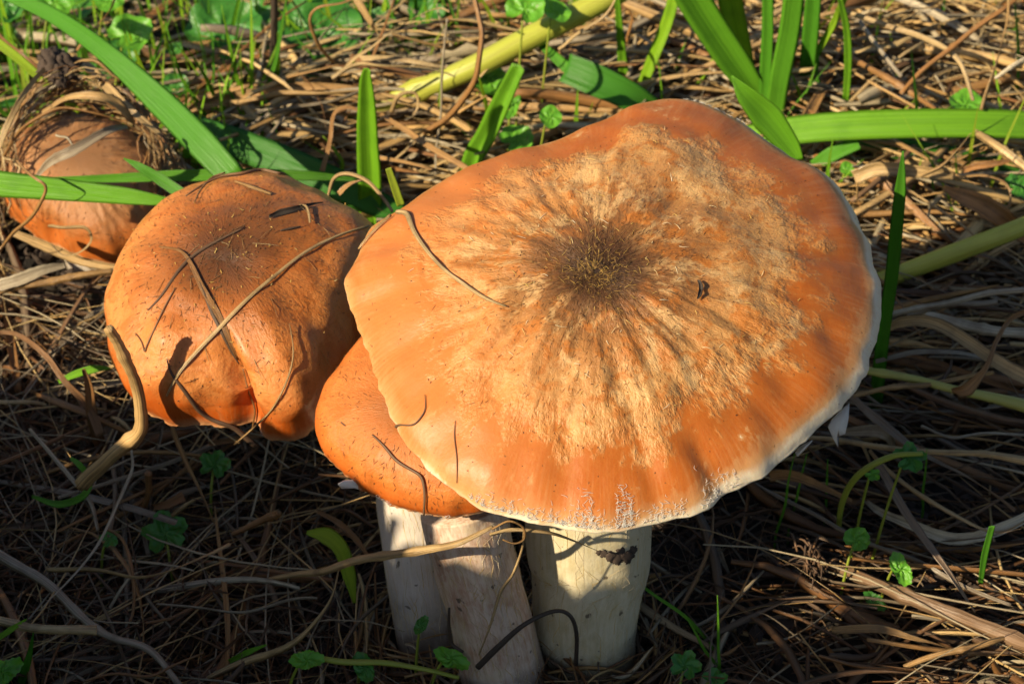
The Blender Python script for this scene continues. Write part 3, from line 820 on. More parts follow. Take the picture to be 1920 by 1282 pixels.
for lab, base, oth, w_, sc_, rn, ro in up_list:
    blade(lab, upright(base, oth, -0.15), w_, sc_, rn, ro)
blade('dark green cut blade lying above the back rim of the big cap', Zs([(1235,212,2.0),(1180,180,2.6),(1120,152,2.9),(1062,128,3.0)]), [40,54,60,56], BLC, 0.12, 0.1)
blade('thin green tip running up left from the dark cut blade', Zs([(1075,138,2.9),(1030,98,3.0),(985,58,3.1)]), [24,18,3], BL, 0.3)
blade('long blue green blade slanting down from the corner past the buried mushroom', Ys([(440,335,6.6),(380,270,7.4),(300,190,8.6),(200,100,10.0),(100,30,11.4),(-10,-20,12.8)]), [52,60,54,38,30,24], BLF, 0.26, 0.15)
blade('shaded dark green blade running behind the left round cap', Zs([(350,232,1.8),(450,272,2.0),(560,315,2.0),(660,360,1.7),(760,408,1.2)]), [44,60,62,60,40], BLF, 0.05)
blade('level green blade tapering across the front of the buried mushroom', Ys([(-60,335,5.2),(0,345,5.0),(120,356,4.7),(240,368,4.4),(325,380,4.2)]), [44,50,42,32,14], BLF, 0.5)
blade('thin green blade passing behind the top of the left round cap', Zs([(80,336,3.2),(200,335,3.3),(330,330,3.4),(460,328,3.4),(580,330,3.2),(680,338,2.8)]), [6,16,22,24,18,6], BL, 0.4)
blade('small dark pointed blade sticking out between buried mushroom and left cap', Ys([(355,372,4.2),(300,335,4.6),(262,312,4.8),(232,297,5.0)]), [24,22,16,2], BLV, 0.28, 0.2)
blade('bright yellow green blade crossing at the soil clod', Ys([(-20,68,11.0),(40,115,10.6),(110,178,10.2),(150,210,10.0)]), [18,18,16,10], BL, 0.88)
blade('small bright blade tip lit by the sun left of the round cap', Zs([(110,716,1.2),(140,702,1.6),(175,692,1.8),(207,690,1.7)]), [8,14,16,4], BL, 0.6)
blade('curled green blade among dead straws below the left cap', Zs([(60,930,1.0),(110,945,1.3),(155,930,1.5),(168,900,1.7),(150,872,1.9),(132,858,1.8)]), [6,14,14,12,12,6], BL, 0.4)
blade('short yellow green shoot beside the folded upright blade', Ys([(752,385,3.4),(740,350,3.5),(728,315,3.6)]), [16,16,12], BL, 0.95)
blade('thin green blade bottom lit between straws under the left cap', Zs([(430,1240,0.8),(465,1222,1.2),(500,1208,1.4)]), [10,12,3], BL, 0.55)
blade('pointed green blade standing over the cut straw end', upright((40,1285), [(55,1230),(63,1185)], -0.1), [14,18,2], BL, 0.3)
blade('thin bright green blade overlapping the frayed pale stalk', Zs([(-10,1200,1.8),(20,1180,2.0),(50,1160,2.1)]), [10,12,3], BL, 0.7)
blade('dark green stub of grass in shade at the right', Zs([(1838,1095,0.6),(1846,1040,1.6),(1860,985,2.6)]), [10,14,12], BL, 0.3)
blade('thin green blade slanting over dark soil by the big stem', Zs([(1160,1062,1.8),(1220,1110,1.4),(1290,1160,0.9),(1345,1225,0.3)]), [5,6,7,6], BL, 0.45)

def sec_ridge(k, flat, seed, dep):
    r = random.Random(seed); out = []
    for i in range(k):
        a = 2 * math.pi * i / k; q = 1 - dep * (r.random() if i % 2 else 0.1 * r.random())
        out.append((math.cos(a) * q, math.sin(a) * flat * q, (i / k * 2) % 1.0))
    return out
SF = sec_ridge(12, 0.26, 1, 0.5); SR = sec_ridge(14, 0.85, 2, 0.32); SB = sec_blade(0.2, 0.08); SC = sec_blade(0.0, 0.08, 6, 0.6)
# stalks
ST = M_STALK
strand('grass_stalk', 'thick yellow green stalk slanting up behind the big cap', 'stalk', ST, Zs([(640,218,1.0),(760,178,1.8),(880,130,2.6),(1000,68,3.3),(1130,2,4.0),(1210,-40,4.3)]), [34,40,44,46,44,42], sec_tube(12), rnd=0.45)
strand('grass_stalk', 'yellow green stalk emerging from under the right rim of the big cap', 'stalk', ST, Zs([(1600,540,1.2),(1680,515,1.6),(1780,478,2.2),(1880,440,2.8),(1960,408,3.1)]), [28,32,36,36,34], sec_tube(12), rnd=0.55)
strand('grass_stalk', 'pale stalk turning green then sheathed white at the right', 'stalk', ST, Zs([(1590,690,2.0),(1640,697,2.0),(1720,712,2.0),(1790,730,2.0),(1860,745,1.8),(1960,770,1.5)]), [14,15,16,16,20,30], sec_tube(9), rnd=0.8)
strand('grass_stalk', 'bent hollow brown stalk stump leaning on the left round cap', 'stalk', M_STRAW, Ys([(150,905,-1.7),(205,855,-2.1),(252,815,-2.3),(258,760,-2.35),(245,700,-2.4),(222,648,-2.45),(200,614,-2.5)]), [32,28,30,25,22,22,21], SR, rnd=0.2, n=60, wob=0.12, seed=3)
strand('grass_stalk', 'green herb stalk curving over the dark soil right of the big cap', 'stalk', ST, Zs([(1570,1010,0.3),(1580,940,1.6),(1610,890,2.6),(1670,856,3.2),(1730,850,3.4)]), [9,12,13,12,8], sec_tube(9), rnd=0.1)
strand('grass_stalk', 'thick pale stalk lying half buried at the bottom right', 'stalk', M_STRAW, Zs([(1560,1060,0.5),(1650,1095,0.8),(1760,1140,0.9),(1860,1180,0.9),(1980,1225,0.8)]), [22,26,30,32,32], SR, rnd=0.66, wob=0.06, seed=9)

# straws one can pick out: (label, points (u,v,z), widths, section, rnd)
straws = [
 ('orange brown straw arching across a stalk above the thatch', [(795,245,2.2),(850,215,3.2),(888,160,4.2),(908,80,5.2),(895,20,5.8),(880,-30,6.2)], [14,16,14,13,12,11], SF, .42),
 ('straight orange straw slanting down to the back rim of the big cap', [(712,215,2.6),(760,250,2.8),(820,285,3.0),(885,322,3.0)], [10,14,15,14], SB, .35),
 ('thin arched straw hooking behind the folded upright blade', [(604,325,2.2),(618,262,2.8),(632,215,3.2),(652,202,3.3),(676,208,3.2)], [13,10,9,10,9], SB, .4),
 ('pale straw arch looping over the left cap beside the folded blade', [(618,372,4.4),(628,335,4.9),(655,322,5.1),(690,335,5.0),(720,368,4.7),(738,395,4.6)], [7,9,10,10,9,7], SF, .1),
 ('short brown straw running into the base of the folded blade', [(636,365,4.3),(660,350,4.5),(690,342,4.6)], [12,14,10], SB, .35),
 ('thin hanging grey thread of grass over the stalk', [(838,35,5.4),(836,120,4.3),(832,210,3.0),(820,280,2.0),(818,330,1.4)], [5,6,6,6,5], SEC_THIN, .9),
 ('curled orange loop of dead grass above the thatch', [(630,118,2.6),(605,85,3.4),(582,40,4.2),(595,12,4.7),(640,4,4.9),(690,-8,5)], [9,9,8,8,8,8], SF, .4),
 ('broad pale straw slanting from the top edge to the thatch', [(650,-30,4.6),(680,20,4.0),(705,60,3.4),(716,78,3.0)], [18,20,22,18], SB, .15),
 ('pale forked straw rising from the thatch heap', [(650,128,2.6),(700,92,3.4),(760,50,4.2),(815,18,4.8),(840,22,4.9)], [10,10,10,7,6], SB, .05),
 ('pale level straw lying along the top of the thatch', [(668,112,2.6),(720,108,2.8),(790,118,2.8),(850,126,2.6)], [14,14,12,8], SB, .02),
 ('pale straw with whitish sheath on the thatch heap', [(620,150,2.4),(660,128,2.7),(720,128,2.9),(800,132,2.8),(880,150,2.4)], [10,14,12,10,8], SF, .0),
 ('tan straw bundle strand crossing the lower thatch', [(430,190,1.9),(520,175,2.4),(600,178,2.5),(700,165,2.6),(800,140,2.7)], [14,16,14,12,10], SF, .2),
 ('grey straw crossing under the thatch crest', [(440,255,1.6),(540,210,2.2),(650,178,2.5),(760,150,2.6)], [10,12,12,8], SF, .8),
 ('small pale curl hanging below the thick stalk', [(735,208,2.4),(752,180,2.9),(780,178,2.9),(786,200,2.6),(778,218,2.4)], [12,10,8,7,5], SF, .1),
 ('pale straw loop drooping in the shaded thatch', [(450,232,1.8),(470,255,1.8),(500,258,1.9),(530,215,2.2)], [6,7,7,6], SEC_THIN, .95),
 ('brown grass stem crossing at the soil clod', [(-10,60,3.2),(30,95,3.4),(70,128,3.2),(110,160,2.8)], [8,9,9,8], SF, .55),
 ('pale folded straw coming down from the clod over the buried mushroom', [(135,110,4.0),(165,125,4.0),(210,165,4.1),(250,205,4.0),(300,250,3.6)], [12,20,24,22,14], SB, .12),
 ('pale bent straw standing left of the buried mushroom', [(-20,320,3.2),(10,260,3.8),(35,190,4.4),(60,150,4.6),(82,128,4.6)], [12,14,14,12,10], SB, .08),
 ('orange straw stub pointing up by the scalloped leaf', [(140,100,4.0),(170,60,4.6),(205,15,5.2),(216,-10,5.4)], [8,9,9,8], SF, .4),
 ('twisted thread of dead grass curling over the level blade', [(35,300,5.6),(70,330,5.6),(90,352,5.4),(75,385,4.8),(45,420,4.0),(10,460,3.0),(-20,490,2.6)], [7,7,8,9,10,10,9], SF, .35),
 ('dead grass loop hanging in front of the buried mushroom', [(95,430,3.0),(120,425,3.3),(160,422,3.4),(172,445,3.1),(155,468,2.7),(125,475,2.5),(105,455,2.6)], [7,8,9,9,8,8,7], SF, .1),
 ('pale dead blade slanting below the buried mushroom', [(30,440,2.6),(90,460,2.4),(150,482,2.2),(215,497,2.1),(240,510,2.0)], [18,26,22,18,10], SC, .15),
 ('grey dead blade lying across the buried mushroom cap', [(65,335,4.2),(100,305,4.8),(140,285,5.1),(200,255,5.2),(240,240,5.0)], [8,22,26,20,8], SC, .78),
 ('short white stem piece sticking out on the buried mushroom', [(102,243,5.2),(120,258,5.3),(137,275,5.2)], [6,6,5], SEC_THIN, .98),
 ('large tan dead leaf arched over the buried mushroom', [(70,215,3.6),(120,188,4.3),(170,180,4.6),(215,190,4.4),(250,225,3.8)], [8,14,24,28,12], SC, .2),
 ('brown fibrous straw rim over the buried mushroom', [(10,290,3.2),(50,235,4.1),(110,208,4.6),(180,215,4.6),(240,232,4.2),(300,270,3.4)], [7,9,10,10,8,6], SF, .4),
 ('tan straw lying level left of the round cap', [(-30,565,1.6),(40,545,1.8),(130,525,2.0),(215,508,2.0)], [14,16,17,15], SR, .3),
 ('whitish frayed dead blade lying left of the round cap', [(-20,545,1.8),(30,528,2.0),(80,510,2.1),(130,500,2.0)], [24,30,26,12], SC, .85),
 ('purplish brown dead grass arching down from the left edge', [(-10,622,2.2),(40,625,2.6),(90,660,2.6),(125,710,2.3),(165,760,1.8),(190,820,1.2)], [9,12,14,14,18,24], SB, .62),
 ('pale thin straw lying at the left edge below the round cap', [(-20,748,1.4),(20,750,1.5),(60,752,1.5),(85,755,1.4)], [10,11,11,9], SR, .0),
 ('brown dead leaf strip standing up from the litter', [(190,842,0.6),(175,790,1.4),(160,730,2.2),(150,690,2.6)], [30,28,22,8], SC, .55),
 ('long pale straw slanting under the bent stalk', [(50,805,1.6),(90,850,1.7),(130,890,1.6),(165,940,1.4),(180,1000,1.0)], [8,10,11,10,8], SR, .9),
 ('thin pale straw curving down past the bent stalk', [(245,835,2.0),(248,880,1.9),(225,940,1.9),(190,1010,1.8),(130,1080,1.7),(75,1145,1.6)], [6,9,11,13,11,7], SF, .95),
 ('tan bent straw with split tip in the dark litter', [(90,1060,1.2),(160,1068,1.5),(240,1078,1.7),(310,1065,1.9),(375,1040,2.0),(432,1018,2.1)], [12,15,18,16,13,16], SF, .12),
 ('long grey straw running down from the left edge', [(-20,1020,0.9),(60,1080,1.1),(130,1135,1.2),(200,1195,1.1),(270,1225,1.0),(340,1290,0.8)], [26,26,22,20,18,16], SR, .82),
 ('frayed pale cut stalk poking in from the left edge', [(-40,1158,1.8),(30,1166,2.0),(110,1178,2.1),(184,1180,2.1)], [22,22,22,24], SR, .0),
 ('brown looping straw in the dark litter', [(200,1000,1.4),(232,1020,1.7),(246,1070,1.6),(252,1130,1.3),(245,1170,1.1),(215,1165,1.1)], [8,9,9,8,7,5], SF, .5),
 ('reddish brown thin root trailing along the bottom', [(160,1282,1.0),(220,1262,1.2),(290,1262,1.3),(340,1245,1.3),(385,1225,1.2)], [6,7,7,6,5], SEC_THIN, .5),
 ('pale thin straw lying level in the dark litter', [(300,1133,1.0),(380,1136,1.1),(470,1140,1.2),(545,1128,1.3),(592,1122,1.3)], [5,7,8,9,8], SF, .9),
 ('curved golden straw rising at the foot of the stems', [(390,1275,0.8),(470,1240,1.1),(540,1210,1.5),(590,1165,1.9),(625,1115,2.3),(640,1060,2.7)], [14,22,20,13,10,8], SF, .15),
 ('long golden straw lying against the stems below the small cap', ['y', (500,1092,-3.4),(580,1075,-4.4),(660,1056,-5.2),(760,1036,-5.8),(850,1012,-6.0),(925,985,-6.0)], [10,16,20,20,18,9], SR, .14),
 ('thin bowed straw end reaching past the stems under the big cap', ['y', (915,1002,-6.05),(960,990,-6.05),(1020,996,-5.95),(1070,1012,-5.7),(1118,1032,-5.5)], [8,10,10,9,3], SF, .1),
 ('thin wiry loop of dead grass hanging under the big cap', ['y', (915,996,-6.1),(945,978,-6.1),(972,988,-6.05),(975,1010,-6.05),(958,1018,-6.1),(940,1010,-6.1)], [5,6,6,6,5,4], SEC_THIN, .35),
 ('yellowish thread of grass running down the small stem', ['y', (975,1000,-6.05),(972,1030,-6.05),(955,1075,-6.1),(932,1110,-6.15),(915,1165,-6.25),(895,1220,-6.4)], [4,6,8,10,8,5], SF, .1),
 ('brown straw hanging behind the left round cap foot', [(312,745,3.0),(325,800,2.5),(345,850,2.0),(375,920,1.5),(400,980,1.0)], [8,10,16,18,12], SF, .38),
 ('reddish straw fan leaf in shade under the left cap', [(600,960,1.2),(640,985,1.5),(670,1010,1.7),(700,1040,1.8)], [10,16,16,8], SC, .5),
 ('chunky broken straw end sticking up in shade', [(440,1000,0.8),(480,985,1.1),(515,968,1.5),(524,955,1.7)], [12,16,20,18], SR, .45),
 ('hollow broken straw stub with pale rim in shade', [(272,960,0.8),(272,920,1.6),(275,886,2.2)], [14,15,18], SR, .5),
 ('brown cracked straw lying under the left cap', [(285,945,1.2),(310,935,1.4),(345,925,1.5)], [14,20,24], SC, .6),
 ('pale straw lying right of the big cap rim', [(1640,588,2.8),(1720,575,3.0),(1800,562,3.2),(1880,548,3.4),(1980,532,3.5)], [14,15,15,14,14], SR, .9),
 ('grey cut straw lying beneath the pale straw right of the cap', [(1700,588,2.4),(1780,572,2.6),(1870,560,2.8)], [14,15,15], SR, .78),
 ('broad dead blade bending away from the right rim of the cap', [(1658,625,2.2),(1690,608,2.6),(1740,612,2.7),(1820,650,2.6),(1900,700,2.3),(1990,745,2.0)], [14,26,30,32,34,34], SC, .2),
 ('grey ribbed straw lying in shade right of the cap', [(1640,675,1.8),(1720,660,2.0),(1800,662,2.0),(1880,690,1.8),(1930,760,1.5)], [10,14,14,13,10], SB, .8),
 ('thick pale straw length lying in shade at the right', [(1740,590,1.7),(1800,605,1.8),(1870,618,1.8),(1960,630,1.7)], [26,28,26,24], SR, .92),
 ('brown kinked dead leaf forking in the shade at the right', [(1960,575,3.0),(1900,600,3.0),(1870,640,2.9),(1850,690,2.7),(1810,725,2.5),(1780,730,2.4)], [14,12,12,16,40,10], SC, .45),
 ('tan straw running level beneath the sheathed stalk', [(1600,738,1.8),(1680,722,2.0),(1770,712,2.1),(1860,706,2.0)], [10,13,13,10], SR, .25),
 ('straight pale straw lying below the veil scrap', [(1500,825,1.4),(1600,832,1.6),(1700,840,1.8),(1800,848,1.9),(1870,856,1.9),(1980,880,1.7)], [11,13,13,14,18,26], SR, .15),
 ('thick brown straw slanting down right from the cap rim', [(1596,745,1.6),(1650,790,1.7),(1700,825,1.7),(1790,880,1.5),(1900,960,1.2)], [16,24,26,22,28], SB, .7),
 ('thin wavy straw in shade at the right edge', [(1730,805,1.6),(1790,826,1.8),(1850,812,1.9),(1960,808,1.9)], [6,7,7,6], SF, .9),
 ('pale crumpled dead leaf in shade below the cap rim', [(1580,810,1.2),(1630,805,1.6),(1660,815,1.6),(1672,840,1.2)], [16,30,28,10], SC, .85),
 ('long thin straw bowing down right across the shade', [(1640,842,1.5),(1690,900,1.6),(1750,950,1.6),(1820,978,1.5),(1880,985,1.4),(1960,962,1.3)], [9,12,14,14,14,14], SF, .2),
 ('broad bluish white dead blade curving in the shade', [(1612,922,0.9),(1660,962,1.1),(1730,995,1.2),(1800,1008,1.2),(1870,995,1.1),(1960,950,1.0)], [10,20,26,28,28,24], SC, .97),
 ('brown grooved straw slanting steeply over the curved white blade', [(1640,870,2.0),(1690,945,1.8),(1740,1030,1.5),(1790,1100,1.2),(1830,1150,0.9)], [18,22,22,20,14], SB, .68),
 ('long thin straw running down right over the dark soil', [(1405,905,0.9),(1500,955,1.0),(1600,1000,1.1),(1700,1045,1.1),(1800,1090,1.1),(1902,1136,1.0)], [9,11,11,12,12,9], SR, .75),
 ('golden brown straw strip poking out under the front rim', [(1440,895,1.4),(1490,892,1.7),(1540,905,1.7),(1600,930,1.5)], [26,24,18,8], SC, .4),
 ('dark chip of straw standing in the soil', [(1345,1030,0.6),(1355,1050,0.8),(1368,1080,0.5)], [6,16,6], SC, .8),
 ('sunlit splintered straw lying at the bottom right', [(1560,1180,0.6),(1640,1175,0.9),(1710,1195,1.0),(1790,1222,0.8)], [16,24,22,6], SB, .3),
 ('ridged straw length lying near the bottom right corner', [(1700,1245,0.7),(1770,1220,0.9),(1840,1205,1.0),(1880,1195,0.9)], [14,17,17,14], SR, .3),
 ('small upright orange straw chip in the dark soil', [(1545,1200,0.3),(1562,1228,0.7),(1580,1262,0.8)], [8,14,14], SC, .42),
 ('broad golden dead blade sunlit right of the big cap', [(1600,335,2.6),(1650,322,2.9),(1720,320,3.0),(1790,330,2.8)], [36,34,30,20], SC, .1),
 ('broad coppery dead leaf slanting down to the right edge', [(1765,345,2.8),(1810,370,2.9),(1860,400,2.8),(1920,440,2.5),(1990,485,2.2)], [10,40,50,44,36], SC, .44),
 ('thick dry straw lying at the right edge below the level blade', [(1830,255,2.4),(1870,280,2.5),(1920,308,2.4),(1990,345,2.2)], [16,22,24,24], SR, .1),
 ('thin straw slanting up from the golden dead blade', [(1725,335,3.0),(1770,315,3.2),(1800,285,3.5),(1822,258,3.8)], [10,10,8,7], SF, .2),
 ('orange dead blade lying beneath the thick dry straw', [(1800,320,2.2),(1850,308,2.4),(1900,298,2.4)], [14,18,10], SC, .45),
 ('thin looping straw circling dark soil at the right', [(1790,330,2.2),(1850,325,2.4),(1895,345,2.3),(1895,385,1.9),(1860,390,1.7)], [6,7,7,6,5], SEC_THIN, .3),
 ('fine straw with sunlit edge slanting below the golden blade', [(1695,352,2.6),(1740,385,2.4),(1790,420,2.2),(1830,448,2.0)], [7,7,8,6], SF, .15),
 ('tall thin straw crossing the sunlit thatch at the right', [(1845,205,3.0),(1865,130,3.8),(1880,60,4.4),(1895,-20,5.0)], [11,12,11,10], SF, .25),
 ('long brown straw slanting across the sunlit thatch', [(1690,180,2.6),(1760,110,3.3),(1830,50,3.9),(1910,-5,4.3)], [11,13,13,11], SR, .45),
 ('white glossy straw catching light at the right edge', [(1860,145,3.0),(1900,125,3.2),(1960,100,3.3)], [9,12,12], SR, 1.0),
 ('pale bowed straw hanging in the sunlit thatch', [(1580,20,3.6),(1660,45,3.6),(1740,70,3.5),(1800,110,3.2),(1825,190,2.6)], [12,14,15,13,9], SF, .05),
 ('orange straw tip lying above the broad level blade', [(1560,80,2.6),(1630,130,2.6),(1690,165,2.6),(1750,203,2.4)], [12,14,18,10], SR, .42),
 ('pale straw lying in the thatch above the level blade', [(1480,40,2.6),(1560,25,2.9),(1650,15,3.0),(1760,8,3.0)], [10,11,10,9], SF, .2),
 ('grey straw slanting in the sunlit thatch', [(1600,30,3.0),(1650,85,2.9),(1690,140,2.6)], [10,11,9], SR, .85),
 ('yellowish straw passing behind the grass clump', [(1280,150,1.9),(1340,120,2.3),(1400,92,2.6),(1480,60,2.8)], [12,14,14,12], SR, .2),
 ('bowed pale straw beside the thick stalk above the big cap', [(1045,95,3.4),(1085,65,3.9),(1130,28,4.4),(1150,0,4.7)], [8,8,8,7], SF, .05),
 ('thin bowed stem by the lone slender blade', [(1180,80,3.0),(1190,40,3.6),(1170,10,4.0),(1140,-20,4.2)], [8,9,8,7], SF, .45),
]
for i, (lab, pts, w_, sc_, rn) in enumerate(straws):
    nm = 'dead_blade' if sc_ in (SC,) else 'straw'
    strand(nm, lab, 'dead blade' if nm == 'dead_blade' else 'straw', M_STRAW, Ys(pts[1:]) if pts[0] == 'y' else Zs(pts), [q * 0.82 for q in w_], sc_, n=44, rnd=rn, wob=0.16, seed=i + 1, roll=R_(-0.3, 0.3), twist=R_(-2.2, 2.2) if sc_ in (SF, SB) else R_(-0.6, 0.6))

# things lying on the caps
def lying(name, label, cat, mat, bvh, pts, w_, sec, rnd, lift=0.03, n=24, taper_ok=True):
    uv = spline([(u, v, 0) for u, v in pts], n)
    out = []; last = None
    for u, v, _ in uv:
        p, nn = on_cap(bvh, u, v, lift)
        if p is None:
            p = PY(u, v, last[1]) if last is not None else None
        if p is None: continue
        out.append(p); last = p
    out = np.array(out)
    k = np.array([1, 2, 1.]) / 4
    for _ in range(3):
        out[1:-1] = k[0] * out[:-2] + k[1] * out[1:-1] + k[2] * out[2:]
    out = wobble(out, 0.03, len(label)); w_ = [q * 0.8 for q in w_]
    return strand(name, label, cat, mat, out, w_, sec, n=n, rnd=rnd, roll=R_(-.2, .2))
lying('straw', 'long pale straw lying diagonally across the round orange cap', 'straw', M_STRAW, bvh_l, [(690,425),(640,440),(580,470),(530,510),(470,560),(420,610),(370,660),(335,700),(315,740)], [5,7,8,8,9,11,10,8,5], SF, .1, 0.05, 34)
lying('straw', 'dark brown twig lying on the upper left of the round orange cap', 'straw', M_ROOT, bvh_l, [(460,428),(420,448),(380,470),(345,497),(318,535),(300,560),(278,582)], [4,6,8,8,7,5,3], SF, .55, 0.035)
lying('straw', 'split dry grass strip lying down the middle of the round orange cap', 'straw', M_STRAW, bvh_l, [(300,465),(340,472),(360,500),(380,545),(410,590),(430,630),(448,672)], [4,7,11,15,15,12,5], SB, .5, 0.045, 30)
lying('straw', 'grey frayed sliver beside the split grass strip on the round cap', 'straw', M_ROOT, bvh_l, [(374,530),(392,575),(412,615),(432,655),(446,680)], [4,9,9,8,3], SF, .35, 0.03)
lying('straw', 'thin curled rootlet on the left of the round orange cap', 'root', M_ROOT, bvh_l, [(330,540),(310,575),(290,620),(276,650),(273,660),(268,640),(255,624)], [3,4,4,4,4,3,2], SEC_THIN, .9, 0.02)
lying('straw', 'fine golden thread bowed over the lower right of the round cap', 'straw', M_STRAW, bvh_l, [(540,610),(548,660),(540,705),(520,750),(495,785),(465,812),(440,835)], [2,4,5,5,5,5,5], SEC_THIN, .2, 0.05)
lying('straw', 'dark strip lying across the lower lobe of the round cap', 'straw', M_ROOT, bvh_l, [(314,672),(322,700),(345,730),(370,765),(400,785),(430,795),(455,815),(480,838)], [3,6,9,12,10,11,14,14], SF, .5, 0.04, 30)
lying('straw', 'thin straw hanging over the front lip of the round cap', 'straw', M_STRAW, bvh_l, [(455,690),(465,730),(478,758),(480,775),(474,808)], [3,4,5,5,4], SEC_THIN, .45, 0.03)
lying('straw', 'black scrap of rotten leaf near the top of the round cap', 'debris', M_ROOT, bvh_l, [(505,410),(525,402),(550,396),(580,388),(605,384)], [6,16,14,7,3], SC, .02, 0.05)
lying('straw', 'small dark sliver behind the middle of the round cap', 'debris', M_ROOT, bvh_l, [(526,434),(545,430),(562,426)], [4,7,4], SF, .2, 0.03)
lying('straw', 'pale hook of straw near the top of the round cap', 'straw', M_STRAW, bvh_l, [(560,390),(572,392),(578,408),(580,422)], [3,6,7,5], SF, .1, 0.06)
lying('straw', 'tangled brown rootlets on the back edge of the round cap', 'root', M_ROOT, bvh_l, [(350,372),(385,350),(420,334),(455,330),(490,322),(520,330),(535,326)], [4,6,7,8,9,7,4], SF, .9, 0.06)
lying('straw', 'thin straw slanting from the back edge of the round cap', 'straw', M_STRAW, bvh_l, [(365,385),(378,362),(400,340),(425,330)], [3,5,6,4], SF, .4, 0.05)
lying('straw', 'golden chip of straw at the back of the round cap', 'straw', M_STRAW, bvh_l, [(440,342),(470,352),(508,366)], [4,9,7], SF, .3, 0.04)
lying('straw', 'curved pale straw draped over the left shoulder of the big cap', 'straw', M_STRAW, bvh_b, [(745,402),(765,405),(775,430),(795,465),(830,505),(870,535),(910,560),(948,577)], [10,14,12,10,9,9,9,3], SF, .05, 0.06, 34)
lying('straw', 'thread of dry grass following the left rim of the big cap', 'straw', M_STRAW, bvh_b, [(735,408),(705,435),(685,458),(676,470)], [8,7,6,4], SF, .2, 0.05)
lying('straw', 'black crumb with frayed edge right of the big cap centre', 'debris', M_ROOT, bvh_b, [(1306,530),(1312,540),(1310,555),(1306,562)], [5,10,10,4], SC, .05, 0.05)
lying('straw', 'branched dark rootlet lying on the lower left of the big cap', 'root', M_ROOT, bvh_b, [(742,798),(750,793),(775,795),(790,780),(798,765),(797,740)], [8,4,4,4,3,2], SEC_THIN, .6, 0.03)
lying('straw', 'fine brown fibre lying above the lower left rim of the big cap', 'root', M_ROOT, bvh_b, [(856,790),(854,820),(858,860),(858,905)], [2,3,3,2], SEC_THIN, .9, 0.02)
lying('straw', 'bent dark root lying over the small tucked cap', 'root', M_ROOT, bvh_f, [(698,815),(722,838),(745,865),(775,882),(792,895),(798,930),(795,966)], [3,6,7,6,7,6,5], SF, .7, 0.05, 30)
lying('straw', 'short crumb of bark on the small tucked cap', 'debris', M_ROOT, bvh_f, [(640,790),(648,798)], [4,3], SF, .6, 0.02)
strand('root', 'black wiry root arching in front of the big pale stem', 'root', M_ROOT, Ys([(895,1250,-6.3),(930,1215,-6.3),(985,1170,-6.2),(1040,1146,-6.0),(1070,1155,-6.0),(1082,1190,-6.0),(1080,1245,-6.0)]), [12,12,9,8,8,8,8], SEC_T, rnd=0.05, n=36, wob=0.04)
strand('root', 'thin dark root standing against the small slanting stem', 'root', M_ROOT, Ys([(842,1140,-5.9),(842,1180,-5.9),(846,1205,-5.9),(868,1222,-5.95)]), [5,6,7,6], SEC_T, rnd=0.2, n=20)

dp = Batch()
for (u, v, r_) in [(1132,1038,.09),(1145,1042,.12),(1158,1047,.13),(1172,1044,.13),(1184,1036,.12),(1190,1030,.08),(1163,1036,.1),(1178,1052,.07),(1122,1036,.06),(1151,1052,.06)]:
    p, nn = on_cap(bvh_sb, u, v, 0.0)
    if p is None: continue
    V, F, T = lump(p, r_, u * .3, 8, 12, 0.7)
    V = [q - nn * ((q - p) @ nn) * 0.85 for q in np.array(V)]
    dp.add(V, F, T)
dp.build('dirt_patch', M_CLOD, st_b)

